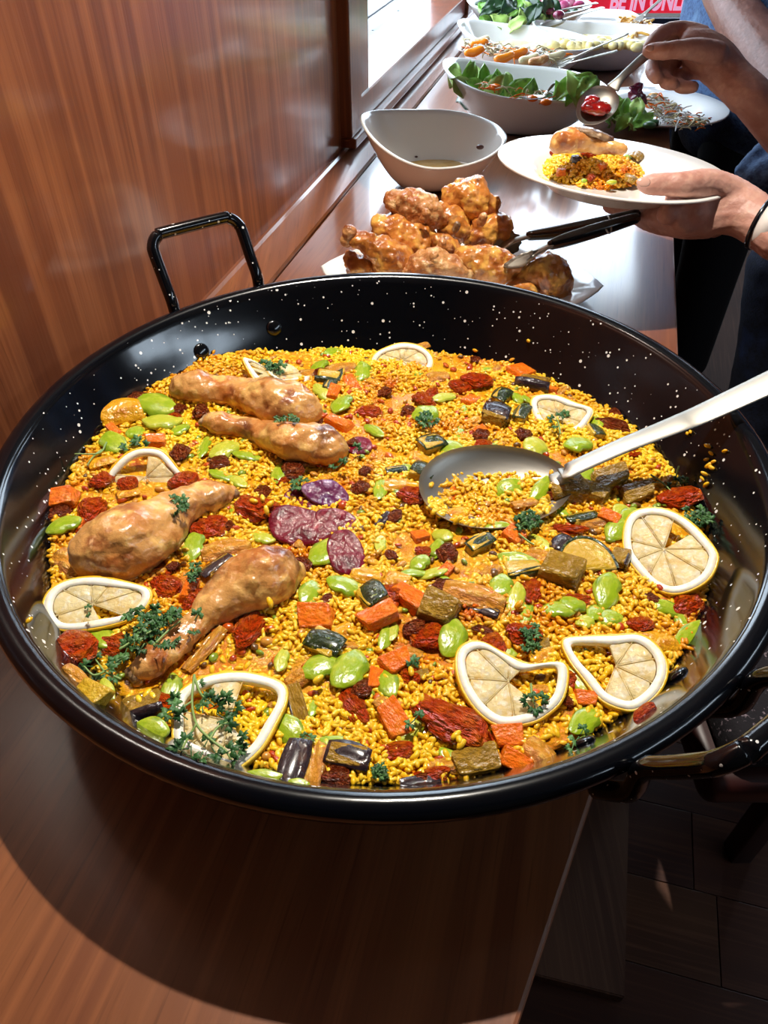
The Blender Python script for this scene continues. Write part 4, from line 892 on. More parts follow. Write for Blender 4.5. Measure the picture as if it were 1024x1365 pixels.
def chick(label, pts, y, mat, seed, knob=None, lump=.0062, lscale=66, sq=.9, vox=.0028):
    """pts: (px, py, radius px[, y offset]) at a given distance plane"""
    C, R = [], []
    for q in pts:
        P = aty(q[0], q[1], y+(q[3] if len(q) > 3 else 0)); C.append(P); r = q[2]*px2m(P); R.append((r, r*sq))
    root = tag(empty('glazed_chicken', tuple(C[len(C)//2])), label, 'chicken', 'glazed chicken pieces on the platter')
    parts = [tube(C, R, 18, max(14, 8*len(C)))]
    if len(C) > 2:
        r = random.Random(seed)
        for _ in range(4):
            i = r.randrange(len(C)); rr_ = R[i][0]; parts.append(ball(C[i]+Vector((r.uniform(-.6, .6), r.uniform(-.6, .3), r.uniform(-.4, .6)))*rr_, rr_*r.uniform(.4, .62)))
    fuse('meat', parts, vox, mat, root, 3, lump, lscale, seed)
    if knob:
        P = aty(knob[0], knob[1], y+(knob[3] if len(knob) > 3 else 0)); r = knob[2]*px2m(P)
        fuse('bone_end', [ball(P+Vector((0, 0, r*.4)), r*.72), ball(P-Vector((.3*r, 0, r*.4)), r*.68), ball(P, r*.6)], .0016, m_bone if knob[2] < 9 else m_pale, root, 3, .0012, 120, seed)
    return root
chick('glazed chicken drumstick at the left of the platter, pale knuckle up', [(472, 318, 13), (486, 323, 14), (504, 334, 20), (522, 344, 27), (532, 352, 26), (536, 360, 14)], .975, m_fried, 31, (466, 315, 14))
chick('small glazed chicken piece at the lower left corner of the platter', [(466, 345, 12), (478, 355, 18), (492, 365, 16)], .985, m_fried, 32)
chick('pinkish chicken thigh topping the left side of the pile', [(522, 268, 15), (540, 272, 23), (558, 280, 27), (576, 288, 22), (584, 293, 14)], 1.045, m_pale, 33, (568, 288, 9, -.04))
chick('rounded brown chicken piece beneath the pinkish thigh', [(508, 300, 18), (530, 312, 32), (550, 325, 38), (568, 335, 30), (575, 342, 16)], 1.03, m_fried, 34)
chick('golden bulging chicken thigh topping the right side of the pile', [(598, 262, 14), (612, 262, 25), (630, 268, 28), (645, 280, 20), (655, 276, 9), (661, 264, 5)], 1.075, m_fried, 35)
chick('chicken piece wedged between the pinkish and golden thighs', [(588, 282, 16), (600, 294, 24), (610, 306, 22), (606, 320, 14)], 1.055, m_fried, 36, (609, 303, 7, -.05))
chick('dark chicken leg end at the right of the pile above the tongs', [(632, 318, 20), (648, 308, 24), (664, 302, 20), (672, 310, 14)], 1.05, m_fried, 37, (644, 293, 9, -.045))
chick('small dark chicken knuckle in the middle of the pile', [(586, 322, 14), (596, 333, 20), (602, 345, 16)], 1.0, m_fried, 38, (589, 328, 9, -.03))
chick('pale flat chicken wing at the front middle behind the pan rim', [(543, 362, 14), (562, 354, 20), (585, 352, 22), (605, 358, 18), (624, 364, 12)], .955, m_pale, 39, (578, 345, 10, -.01))
chick('chicken thigh with crusty glazed skin at the front right', [(612, 350, 17), (632, 350, 26), (655, 355, 28), (676, 360, 22), (684, 366, 12)], .97, m_fried, 40)
chick('golden chicken piece alone at the right beyond the tongs', [(690, 375, 14), (706, 366, 22), (726, 364, 30), (742, 374, 26), (752, 386, 14)], .965, m_fried, 41)
chick('small chicken scrap at the front edge right of the crusty thigh', [(682, 382, 9), (696, 383, 13), (712, 388, 10)], .945, m_fried, 42, lump=.003)
# tongs
tg = tag(empty('serving_tongs', tuple(aty(750, 320, .99))), 'steel serving tongs with dark handles resting on the chicken pile', 'tongs')
H1 = aty(846, 287, .985); 
def flat_tube(name, pts, rads, mat, parent, up=(0, 0, 1), n=24, seg=12):
    v, f = tube(pts, rads, seg, n, up); return mesh(name, v, f, mat, parent)
T1 = [aty(848, 286, .985), aty(800, 298, 1.0), aty(745, 309, 1.02), aty(706, 314, 1.03)]
T2 = [aty(848, 291, .975), aty(805, 304, .965), aty(760, 318, .955), aty(735, 326, .95)]
flat_tube('handle', T1, [(.0068, .007), (.0085, .009), (.0085, .009), (.006, .007)], m_rubber, tg); flat_tube('handle', T2, [(.0068, .007), (.0085, .009), (.0085, .009), (.006, .007)], m_rubber, tg)
flat_tube('arm', [aty(708, 314, 1.03), aty(685, 320, 1.03), aty(668, 330, 1.03)], [(.006, .003), (.009, .003), (.012, .002)], m_steel, tg)
flat_tube('arm', [aty(737, 325, .95), aty(718, 334, .95), aty(700, 342, .95)], [(.006, .003), (.009, .003), (.012, .002)], m_steel, tg)
def scallop(name, C, dx, dn, a, b, parent):
    dx = dx.normalized(); sd = dn.cross(dx).normalized(); dn = dx.cross(sd); vs, fs = [], []; m = 40; R_ = 5
    for sh in (0, .0012):
        for i in range(R_+1):
            q = i/R_
            for j in range(m):
                t = 2*math.pi*j/m; sc = 1+(.07*math.cos(11*t) if i == R_ else 0); vs.append(C+dx*(a*q*sc*math.cos(t))+sd*(b*q*sc*math.sin(t))-dn*(.009*(1-q*q)+sh))
    o = (R_+1)*m
    for s in (0, 1):
        for i in range(R_):
            for j in range(m):
                q = (s*o+i*m+j, s*o+i*m+(j+1) % m, s*o+(i+1)*m+(j+1) % m, s*o+(i+1)*m+j); fs.append(q if s == 0 else q[::-1])
    for j in range(m): fs.append((R_*m+j, o+R_*m+j, o+R_*m+(j+1) % m, R_*m+(j+1) % m))
    return mesh(name, vs, fs, m_steel, parent)
scallop('scalloped_head', aty(672, 327, 1.03), aty(655, 332, 1.03)-aty(690, 318, 1.03), Vector((.1, -.75, .5)), .024, .018, tg)
scallop('scalloped_head', aty(694, 345, .95), aty(680, 350, .95)-aty(715, 334, .95), Vector((-.2, .6, .6)), .024, .018, tg)
v, f = tube([aty(812, 294, .99)+Vector((0, .012, 0)), aty(812, 290, .98), aty(815, 306, .955), aty(812, 311, .95), aty(808, 306, .95)], [.0011]*5, 6, 20); mesh('locking_ring', v, f, m_steel, tg)
# ================================================================== BOWLS
def bowl(name, label, c, ax, a, b, hl, hr, hf, hb, mat, base=.42, th=.005, pw=2.2, sq=2.3):
    """oval bowl with a swooping rim: heights at left / right / front / back; ax = long axis angle (deg)"""
    root = tag(empty('serving_bowl', tuple(c)), label, 'bowl', 'white serving bowls on the counter'); seg = 72; rings = 12; vs, fs = [], []
    R_ = Matrix.Rotation(math.radians(ax), 3, 'Z')
    def hrim(t): cx, sx = math.cos(t), math.sin(t); return (hr*max(cx, 0)**2+hl*max(-cx, 0)**2)+(hb*max(sx, 0)**2+hf*max(-sx, 0)**2)
    lay = [(i/rings, 0) for i in range(rings+1)]+[(i/rings, 1) for i in range(rings, -1, -1)]
    for q, inn in lay:
        for j in range(seg):
            t = 2*math.pi*j/seg; e = 1/(abs(math.cos(t))**sq+abs(math.sin(t))**sq)**(1/sq); s = base+(1-base)*q**.62
            x, y = a*s*e*math.cos(t), b*s*e*math.sin(t); z = hrim(t)*q
            if inn:
                k = 1-th/max(math.hypot(x, y), .02); x *= k; y *= k; z = z+(th*1.2)*(1-q)
            vs.append(Vector(c)+R_@Vector((x, y, z+.0015)))
    k = len(lay)
    for i in range(k-1):
        for j in range(seg): fs.append((i*seg+j, i*seg+(j+1) % seg, (i+1)*seg+(j+1) % seg, (i+1)*seg+j))
    fs.append(tuple(range(seg-1, -1, -1))); fs.append(tuple((k-1)*seg+j for j in range(seg)))
    mesh('bowl_body', vs, fs, mat, root); return root
def fill(name, label, cat, c, a, b, z, ax, mat, amp=.006, seed=1, kind=None):
    vs, fs = [], []; seg, rings = 40, 10; R_ = Matrix.Rotation(math.radians(ax), 3, 'Z')
    for i in range(rings+1):
        for j in range(seg):
            t = 2*math.pi*j/seg; q = i/rings; x, y = a*q*math.cos(t), b*q*math.sin(t)
            vs.append(Vector((c[0], c[1], z))+R_@Vector((x, y, amp*noise.noise(Vector((x*40+seed, y*40, 0)))+amp*1.4*(1-q*q))))
    for i in range(rings):
        for j in range(seg): fs.append((i*seg+j, i*seg+(j+1) % seg, (i+1)*seg+(j+1) % seg, (i+1)*seg+j))
    k = len(vs); vs.append(Vector((c[0], c[1], z-.03)))
    for j in range(seg): fs.append((rings*seg+(j+1) % seg, rings*seg+j, k))
    return tag(mesh(name, vs, fs, mat), label, cat, kind=kind)
B1 = atz(575, 246, TZ); bowl('b', 'nearly empty white bowl with traces of yellow dressing, nearest bowl behind the chicken', B1, 4, .128, .100, .112, .083, .060, .098, m_white, .40)
d1 = empty('salad_dressing', tuple(B1+Vector((.01, 0, .026)))); tag(d1, 'shallow pool of yellow dressing left in the nearest white bowl', 'dressing')
fl = fill('dressing_pool', None, None, (B1.x+.008, B1.y+.004), .072, .050, TZ+.026, 4, m_dress, .0006, 2); fl.parent = d1; fl.matrix_parent_inverse = Matrix.Translation(d1.location).inverted()
for x, y, s in ((538, 206, .006), (525, 208, .004), (548, 204, .004), (555, 209, .003), (640, 196, .007)):
    P = atz(x, y, TZ+.031 if x < 600 else TZ+.062); v, f = ball(P, s, s*.8, s*.6); o = mesh('herb_bit', v, f, m_dark, d1)
# leaves and shreds for the salads
def salad_leaf(c, d, n, L, Wd, curl, r):
    d = d.normalized(); n = (n-d*n.dot(d)).normalized(); sd = n.cross(d); vs, fs = [], []; nx, ny = 9, 5
    for side in (0, 1):
        for i in range(nx):
            u = i/(nx-1); wd = Wd*(.12+.88*math.sin(math.pi*min(u*1.02, 1)**1.3)**.8)
            for j in range(ny):
                v = j/(ny-1)*2-1; wav = .12*Wd*math.sin(u*13+r)*abs(v)
                vs.append(c+d*(L*(u-.4))+sd*(wd*v*.5)+n*(curl*L*(u-.4)**2*-1+.3*abs(v)**1.5*Wd*.6+wav-side*.0012))
    k = nx*ny
    for s in (0, 1):
        for i in range(nx-1):
            for j in range(ny-1):
                q = (s*k+i*ny+j, s*k+(i+1)*ny+j, s*k+(i+1)*ny+j+1, s*k+i*ny+j+1); fs.append(q[::-1] if s else q)
    bd = [i*ny for i in range(nx)]+[(nx-1)*ny+j for j in range(1, ny)]+[i*ny+ny-1 for i in range(nx-2, -1, -1)]+[j for j in range(ny-2, 0, -1)]
    for a_, b_ in zip(bd, bd[1:]+bd[:1]): fs.append((b_, a_, k+a_, k+b_))
    return vs, fs
def leaves(root, spots, z, L, mats, seed, names='leaf', upright=.5):
    r = random.Random(seed)
    for q in spots:
        x, y = q[:2]; zz = z+(q[2] if len(q) > 2 else 0); P = atz(x, y, zz); a = r.uniform(0, 6.28)
        d = Vector((math.cos(a)*.7, math.sin(a)*.4, r.uniform(.2, 1)*upright*2)); n = Vector((r.uniform(-.4, .4), -.8, r.uniform(.3, 1)))
        l = L*r.uniform(.75, 1.2); v, f = salad_leaf(P, d, n, l, l*r.uniform(.45, .65), r.uniform(.3, 1.2), r.uniform(0, 6)); mesh(names, v, f, mats[r.randrange(len(mats))], root)
def shreds(root, name, spots, z, mats, seed, n, spread, L, rad, zsp=.012):
    r = random.Random(seed); parts = {m.name: [] for m in mats}
    for i in range(n):
        x, y = spots[r.randrange(len(spots))][:2]; P = atz(x+r.gauss(0, spread), y+r.gauss(0, spread*.4), z+r.uniform(0, zsp)); m = mats[r.randrange(len(mats))]
        a = r.uniform(0, 6.28); d = Vector((math.cos(a), math.sin(a), r.uniform(-.4, .6)))*L*r.uniform(.6, 1.2); b = Vector((r.uniform(-1, 1), r.uniform(-1, 1), r.uniform(0, 1)))*L*.3
        parts[m.name].append(tube([P-d*.5, P-d*.15+b*.7, P+d*.15+b, P+d*.5], [rad*.7, rad, rad, rad*.7], 5, 8))
    for m in mats:
        if parts[m.name]: v, f = join(parts[m.name]); tag(mesh(name, v, f, m, root), kind='stuff')
# bowl 2: green leaf salad
B2 = atz(693, 172, TZ); bowl('b', 'large white oval bowl of green leaf salad behind the dressing bowl', B2, -12, .172, .118, .120, .080, .086, .094, m_white, .40, .006)
s2 = tag(empty('leaf_salad', tuple(B2+Vector((0, 0, .08)))), 'green lamb lettuce and carrot salad filling the large oval bowl', 'salad')
leaves(s2, [(604, 104, .01), (612, 112), (622, 108, .015), (630, 100, .02), (636, 112), (645, 108, .01), (652, 118), (660, 112, .012), (668, 122), (676, 118, .01), (684, 126), (692, 122, .006), (618, 120), (640, 122), (655, 126), (702, 132), (744, 128), (752, 120, .02), (760, 128, .01), (768, 124, .02), (778, 118, .03), (790, 112, .035), (784, 126, .015), (772, 132)], TZ+.084, .058, [m_leaf, m_leaf, m_leafp], 21, upright=.85)
fill('salad_bed', None, None, (B2.x, B2.y), .142, .088, TZ+.052, -12, m_leafd, .012, 5).parent = s2; s2.children[-1].matrix_parent_inverse = Matrix.Translation(s2.location).inverted()
shreds(s2, 'carrot_shred', [(665, 120), (700, 125), (725, 128), (650, 116)], TZ+.088, [m_carrot, m_cab, m_cab], 4, 30, 8, .032, .0013)
for x, y in ((661, 116), (710, 131), (728, 136)): v, f = ball(atz(x, y, TZ+.1), .011, .009, .006); mesh('carrot_piece', v, f, m_carrot, s2)
# bowl 3: carrot and stick salad
B3 = atz(695, 102, TZ); bowl('b', 'white oval bowl of carrot and root salad, second of the oval bowls', B3, -13, .172, .112, .115, .076, .082, .092, m_white, .40, .006)
s3 = tag(empty('root_salad', tuple(B3+Vector((0, 0, .07)))), 'shredded carrot and pale root salad in the second oval bowl', 'salad')
fill('salad_bed', None, None, (B3.x, B3.y), .142, .086, TZ+.055, -13, m_cab, .012, 7).parent = s3; s3.children[-1].matrix_parent_inverse = Matrix.Translation(s3.location).inverted()
shreds(s3, 'root_shred', [(632, 64), (648, 66), (665, 69), (690, 72), (715, 74), (735, 76)], TZ+.086, [m_cab, m_carrot, m_cab, m_white], 9, 260, 8, .034, .0016)
r = random.Random(3)
for x, y, m in ((638, 60, m_carrot), (632, 70, m_carrot), (672, 78, m_carrot), (640, 56, m_cab), (705, 80, m_cab), (718, 82, m_pale), (740, 76, m_cab), (690, 72, m_carrot)):
    P = atz(x, y, TZ+.1); v, f = tube([P-Vector((.016, .004, 0)), P, P+Vector((.016, .003, .006))], [.008, .0095, .008], 7, 8); mesh('vegetable_stick', v, f, m, s3)
def server(label, pts, rads, n=20, nm='serving_fork', bowlr=None):
    root = tag(empty(nm, tuple(pts[0])), label, nm.split('_')[-1]); v, f = tube(pts, rads, 10, n); mesh('handle', v, f, m_steel, root)
    return root
def with_tines(root, P, d, s=.03, w=.024):
    d = d.normalized(); sd = d.cross(Vector((0, 0, 1))).normalized()
    v, f = tube([P-d*.006, P+d*.008, P+d*.02], [(.004, .0015), (w/2, .0016), (w/2, .0012)], 10, 10); mesh('fork_root', v, f, m_steel, root)
    for k in range(4): o = sd*(w*(k/3-.5)*.88); v, f = tube([P+d*.016+o, P+d*.03+o-Vector((0, 0, .001)), P+d*(.016+s*1.2)+o], [(.0016, .001), (.0015, .001), (.0007, .0006)], 6, 8); mesh('tine', v, f, m_steel, root)
h1 = server('steel spoon leaning out of the second oval bowl, upper of its two servers', [atz(837, 45, TZ+.165), atz(800, 61, TZ+.14), atz(765, 77, TZ+.105)], [(.007, .0022), (.006, .002), (.0045, .002)], nm='salad_spoon')
spoon_bowl('spoon_bowl', atz(752, 82, TZ+.092), Vector((-.8, -.1, -.35)).normalized(), Vector((.1, -1, 0)), Vector((-.35, 0, .9)).normalized(), .03, .02, .008, .001, m_steel, h1)
h2 = server('steel fork leaning out of the second oval bowl, lower of its two servers', [atz(822, 68, TZ+.13), atz(790, 76, TZ+.115), atz(756, 85, TZ+.092)], [(.0065, .002), (.0055, .002), (.004, .002)], nm='salad_fork'); with_tines(h2, atz(756, 85, TZ+.092), Vector((-.9, -.1, -.3)))
h3 = server('steel fork with bright tines in the green leaf salad', [atz(738, 112, TZ+.12), atz(730, 122, TZ+.105), atz(722, 130, TZ+.097)], [(.005, .0018), (.0045, .0018), (.004, .0016)], nm='salad_fork'); with_tines(h3, atz(724, 128, TZ+.1), Vector((-.6, -.4, .05)))
# bowl 4: potato salad
B4 = atz(793, 90, TZ); bowl('b', 'white oval bowl of potato salad, farthest right of the bowls', B4, -8, .178, .116, .096, .086, .080, .082, m_white, .40, .006)
s4 = tag(empty('potato_salad', tuple(B4+Vector((0, 0, .06)))), 'creamy yellow potato salad low in the right oval bowl', 'salad')
fill('salad_bed', None, None, (B4.x, B4.y), .145, .092, TZ+.052, -8, m_potato, .012, 9).parent = s4; s4.children[-1].matrix_parent_inverse = Matrix.Translation(s4.location).inverted()
r = random.Random(6)
for i in range(16):
    P = atz(738+i*8.0, 58+r.uniform(-4, 4)+i*.2, TZ+.076); v, f = ball(P, r.uniform(.011, .018), r.uniform(.01, .015), .011, None, 10, 7); mesh('potato_chunk', v, f, m_potato, s4)
# bowl 5: mixed salad with radish
B5 = atz(700, 48, TZ); bowl('b', 'white bowl of dark mixed leaves and pink radish, farthest on the left', B5, -6, .185, .13, .09, .085, .075, .09, m_white, .42, .006)
s5 = tag(empty('mixed_salad', tuple(B5+Vector((0, 0, .08)))), 'mixed dark leaf salad with cucumber and pink radish in the farthest left bowl', 'salad')
fill('salad_bed', None, None, (B5.x, B5.y), .16, .105, TZ+.07, -6, m_leafd, .02, 12).parent = s5; s5.children[-1].matrix_parent_inverse = Matrix.Translation(s5.location).inverted()
leaves(s5, [(648, 16, .02), (655, 8, .03), (662, 14, .02), (668, 20), (645, 24), (655, 26), (664, 30), (676, 10, .03), (682, 18, .01), (690, 24), (700, 28), (708, 24), (716, 16, .01), (725, 20), (735, 22), (742, 16, .01), (652, 20, .01), (672, 2, .03), (690, 8, .02), (730, 12, .02)], TZ+.095, .06, [m_leafd, m_leafd, m_leaf], 31)
leaves(s5, [(672, 34), (684, 36), (695, 32), (705, 14, .02), (720, 28)], TZ+.09, .06, [m_leafp], 33)
for i, (x, y) in enumerate(((708, 6), (716, 2), (724, 8), (752, 8), (760, 4), (748, 2), (772, 6), (735, 3))):
    P = atz(x, y, TZ+.11); v, f = ball(P, .016, .014, .007, Matrix.Rotation(.4*i, 3, 'X'), 12, 8); mesh('radish_slice', v, f, m_radish, s5)
for i, (x, y) in enumerate(((732, 14), (745, 20), (664, 4))):
    v, f = ball(atz(x, y, TZ+.11), .016, .013, .011); mesh('beetroot_piece', v, f, m_beet, s5)
h5 = server('steel salad spoon lying over the right edge of the farthest left bowl', [atz(803, 10, TZ+.10), atz(775, 18, TZ+.105), atz(748, 27, TZ+.10)], [(.008, .002), (.007, .002), (.005, .002)], nm='salad_spoon')
spoon_bowl('spoon_bowl', atz(738, 30, TZ+.094), Vector((-.9, -.15, -.2)).normalized(), Vector((.15, -1, 0)).normalized(), Vector((-.2, 0, 1)).normalized(), .036, .024, .009, .001, m_steel, h5)
h6 = server('second steel salad server lying beside the spoon at the farthest left bowl', [atz(795, 4, TZ+.11), atz(765, 10, TZ+.11), atz(745, 14, TZ+.105)], [(.008, .002), (.007, .002), (.005, .002)], nm='salad_fork'); with_tines(h6, atz(746, 14, TZ+.105), Vector((-.9, .1, -.15)))
# far white dish with pasta
fd = tag(empty('square_dish', tuple(atz(790, 34, TZ))), 'white square dish with pasta at the far right end of the counter', 'dish')
fc = atz(790, 31, TZ+.02); square_plate('plate_body', fc, Vector((.75, .66, 0)), Vector((-.66, .75, 0)), .185, [(.6, TZ+.002), (.75, TZ+.004), (.98, TZ+.03), (1, TZ+.034), (.98, TZ+.035), (.76, TZ+.01), (.6, TZ+.008)], m_white, fd)
nd = tag(empty('pasta_heap', tuple(atz(845, 40, TZ+.02))), 'small heap of golden pasta being lifted by a fork', 'pasta')
vv = []; r = random.Random(12)
for i in range(120):
    P = atz(846+r.gauss(0, 9), 41+r.gauss(0, 5), TZ+.03+r.uniform(0, .03)); a = r.uniform(0, 6.28); d = Vector((math.cos(a), math.sin(a), r.uniform(-.2, .8)))*.03
    vv.append(tube([P-d, P+Vector((0, 0, .012)), P+d], [.0032, .0036, .0032], 6, 7))
v, f = join(vv); tag(mesh('noodles', v, f, m_noodle, nd), kind='stuff')
# salad plate by the counter edge
def round_plate(name, label, c, R_, mat, depth_=.028, tilt=None, cat='plate'):
    root = tag(empty(name, tuple(c)), label, cat); k = R_
    pr_ = [(.0005, .002), (.50*k, .002), (.56*k, .004), (.66*k, .016), (.98*k, depth_), (1.0*k, depth_+.001), (1.0*k, depth_+.003), (.985*k, depth_+.0042), (.67*k, .021), (.60*k, .011), (.54*k, .007), (.0005, .0065)]
    o = lathe('plate_body', pr_, 96, mat, (0, 0, 0)); o.parent = root
    if tilt: root.rotation_euler = tilt
    return root
SPL = atz(872, 158, TZ); sp_ = round_plate('salad_plate', 'white round plate of salad overhanging the counter edge under the raised spoon', SPL, .152, m_white, .024)
s6 = tag(empty('plated_salad', tuple(SPL+Vector((0, 0, .01)))), 'lettuce, cucumber and shredded cabbage salad on the white round plate', 'salad')
leaves(s6, [(815, 150), (822, 158), (832, 152, .01), (838, 162), (845, 156, .008), (852, 164), (858, 158), (828, 166), (842, 168), (812, 162), (820, 146, .01), (848, 150, .015), (835, 146, .01)], TZ+.035, .055, [m_leaf, m_leafp, m_leaf], 41)
leaves(s6, [(846, 122, .02), (852, 126, .02), (842, 128, .015), (856, 132, .01)], TZ+.045, .035, [m_beet], 43)
shreds(s6, 'cabbage_shred', [(870, 134), (880, 140), (890, 146), (900, 152), (915, 158), (925, 162), (885, 152), (905, 162)], TZ+.03, [m_cab, m_white, m_cab, m_white, m_carrot], 14, 330, 8, .026, .0015, .022)
for x, y, m in ((868, 140, m_carrot), (892, 150, m_carrot), (926, 158, m_carrot), (858, 138, m_onion), (872, 128, m_onion), (866, 167, m_leafd), (872, 164, m_leafd)):
    v, f = ball(atz(x, y, TZ+.035), .014, .011, .007, None, 12, 8); mesh('vegetable_piece', v, f, m, s6)
# ================================================================== HELD PLATE WITH PAELLA
PZ = .905; HP = atz(815, 224, PZ); HP = Vector((HP.x, HP.y, PZ-.03))
hp = round_plate('soup_plate', 'white deep plate with a helping of paella held in the hand', HP, .152, m_white, .030)
hp.rotation_euler = (math.radians(-3.5), math.radians(4), 0)
HPN = hp.rotation_euler.to_matrix() @ Vector((0, 0, 1))
def onplate(x, y, up): d = ray(x, y); return CAM+d*((HP+HPN*(.032+up)-CAM).dot(HPN)/d.dot(HPN))
pz = PZ-.018
mound = empty('paella_helping', (HP.x-.03, HP.y-.005, pz)); tag(mound, 'helping of yellow paella rice with beans on the held plate', 'rice')
mc = atz(786, 226, pz+.0); mrx, mry = .070, .066
vs, fs = [], []
for i in range(13):
    for j in range(40):
        t = 2*math.pi*j/40; q = i/12; x, y = mc.x+mrx*q*math.cos(t), mc.y+mry*q*math.sin(t)
        vs.append((x, y, pz+.03*(1-q**1.5)+.004*noise.noise(Vector((x*60, y*60, 0)))-.004))
for i in range(12):
    for j in range(40): fs.append((i*40+j, i*40+(j+1) % 40, (i+1)*40+(j+1) % 40, (i+1)*40+j))
tag(mesh('rice_bed', vs, fs, m_sauce, mound), kind='stuff')
rs = np.random.RandomState(21); n_ = 1500; q = np.sqrt(rs.uniform(0, 1, n_)); t = rs.uniform(0, 6.283, n_)
gp = np.stack([mc.x+mrx*1.02*q*np.cos(t), mc.y+mry*1.02*q*np.sin(t), pz+.03*(1-q**1.5)-.003+rs.uniform(0, .003, n_)], 1)
g = add_grains(gp, rs.normal(size=(n_, 3))*np.array([1, 1, .5]), rs.uniform(.85, 1.15, n_), 'rice_grains', m_rice, rs); g.parent = mound; g.matrix_parent_inverse = Matrix.Translation(mound.location).inverted(); tag(g, kind='stuff')
def on_mound(x, y):
    d = ray(x, y); k = (pz+.04-CAM.z)/d.z
    for _ in range(120):
        P = CAM+d*k; q = math.hypot((P.x-mc.x)/mrx, (P.y-mc.y)/mry)
        if P.z <= pz+(.03*(1-min(q, 1)**1.5)-.003): return P
        k += .0008
    return P
for nm, kind, mat, x, y, l, wd, h, rz in (('broad_bean', 'bean', m_bean, 832, 213, .022, .016, .01, .8), ('broad_bean', 'bean', m_bean2, 812, 207, .018, .012, .009, 0), ('broad_bean', 'bean', m_bean, 756, 205, .014, .01, .008, .4), ('broad_bean', 'bean', m_bean2, 815, 246, .015, .011, .008, .3), ('broad_bean', 'bean', m_bean, 778, 244, .010, .008, .007, 1), ('aubergine_piece', 'chunk', m_askin, 768, 217, .015, .013, .011, .3), ('tomato_piece', 'tomato', m_tomato, 786, 208, .026, .014, .012, .1), ('tomato_piece', 'tomato', m_tomato, 740, 207, .016, .012, .009, 0), ('carrot_piece', 'carrot', m_carrot, 748, 233, .013, .01, .009, 0), ('carrot_piece', 'carrot', m_carrot, 803, 226, .014, .011, .009, .7), ('tomato_piece', 'tomato', m_tomato, 787, 240, .018, .01, .009, 1.2)):
    P = on_mound(x, y); o = bpy.data.objects.new(nm, tmesh(kind, x, mat)); COL.objects.link(o)
    o.matrix_world = Matrix.Translation(P+Vector((0, 0, .003))) @ Matrix.Rotation(rz, 4, 'Z') @ Matrix.Diagonal((l, wd, h, 1)); o.parent = mound; o.matrix_parent_inverse = Matrix.Translation(mound.location).inverted()
for x, y, l in ((846, 207, .030), (838, 238, .026)):
    P = atz(x, y, pz+.004); o = bpy.data.objects.new('mushroom_piece', tmesh('petal', x, m_aflesh)); COL.objects.link(o)
    o.matrix_world = Matrix.Translation(P+Vector((0, 0, .004))) @ Matrix.Rotation(x, 4, 'Z') @ Matrix.Diagonal((l, l*.8, .018, 1)); o.parent = mound; o.matrix_parent_inverse = Matrix.Translation(mound.location).inverted()
ck = tag(empty('braised_chicken', tuple(atz(785, 190, pz+.04))), 'braised chicken piece on top of the rice on the held plate', 'chicken')
C = [atd(x, y, k) for x, y, k in ((742, 194, .962), (752, 189, .965), (772, 186, .968), (792, 189, .968), (812, 195, .96), (830, 199, .955))]; R = [(.012, .010), (.018, .014), (.0195, .015), (.016, .013), (.010, .009), (.008, .007)]
fuse('meat', [tube(C, R, 18, 40), ball(C[1]+Vector((-.004, -.004, .002)), .013), ball(C[3]+Vector((.004, -.006, -.002)), .012)], .0022, m_roast, ck, 3, .0022, 90, 51)
C = [atd(x, y, k) for x, y, k in ((764, 173, .962), (782, 174, .956), (800, 180, .955), (816, 187, .955))]
fuse('skin_strip', [tube(C, [(.006, .004), (.010, .004), (.010, .004), (.007, .004)], 12, 24)], .0016, m_bone, ck, 2, .002, 90, 52)
# ================================================================== SPOON OF RELISH
rsn = tag(empty('relish_spoon', tuple(atd(798, 140, 1.1))), 'steel spoon heaped with red relish held above the plate', 'spoon')
rc = atd(798, 138, 1.08); r1 = (atd(840, 92, 1.09)-rc).normalized(); rn = Vector((-.1, -.62, .78)); rn = (rn-r1*rn.dot(r1)).normalized(); r2 = rn.cross(r1)
spoon_bowl('spoon_bowl', rc, -r1, -r2, rn, .036, .027, .012, .0012, m_steel, rsn)
v, f = tube([rc+r1*.034-rn*.001, atd(828, 104, 1.085), atd(843, 90, 1.09), atd(866, 71, 1.1), atd(900, 50, 1.13)], [(.010, .0016), (.006, .0022), (.0065, .002), (.0075, .0018), (.009, .0016)], 12, 30, up=tuple(rn)); mesh('handle', v, f, m_steel, rsn)
rl = tag(fuse('red_relish', [ball(rc+rn*.0-r2*.006-r1*.006, .017, .014, .010), ball(rc-r1*.012+r2*.004, .016, .015, .009), ball(rc+r2*.010-r1*.002, .012, .010, .008)], .0016, m_sauce2, None, 2, .002, 90, 60), 'dark red relish heaped in the raised steel spoon', 'relish')
# fork lifting the pasta
fk = tag(empty('raised_fork', tuple(atd(855, 20, 2.05))), 'steel fork lifting pasta at the far dish', 'fork')
fa, fb_ = atd(858, 20, 2.05), atd(905, -22, 2.02); v, f = tube([fb_, fa.lerp(fb_, .5), fa.lerp(fb_, .15), fa], [(.011, .002), (.008, .002), (.007, .003), (.013, .002)], 10, 20); mesh('handle', v, f, m_steel, fk); with_tines(fk, fa, (fa-fb_), .05, .034)
# ================================================================== PEOPLE
def hand_tube(pts, n=None, seg=12): return tube([p[0] for p in pts], [p[1] for p in pts], seg, n or max(len(pts)*7, 14), up=(.2, -.8, .55))
def D(x, y, k, r, r2=None): return (atd(x, y, k), (r, r2 or r))
def Z(x, y, z, r): return (atz(x, y, z), (r, r))
def Q(x, y, up, r): return (onplate(x, y, up), (r, r*.85))
PA = tag(empty('person', (.78, 1.1, 0)), 'person in navy jeans at the counter holding a plate and a relish spoon', 'person')
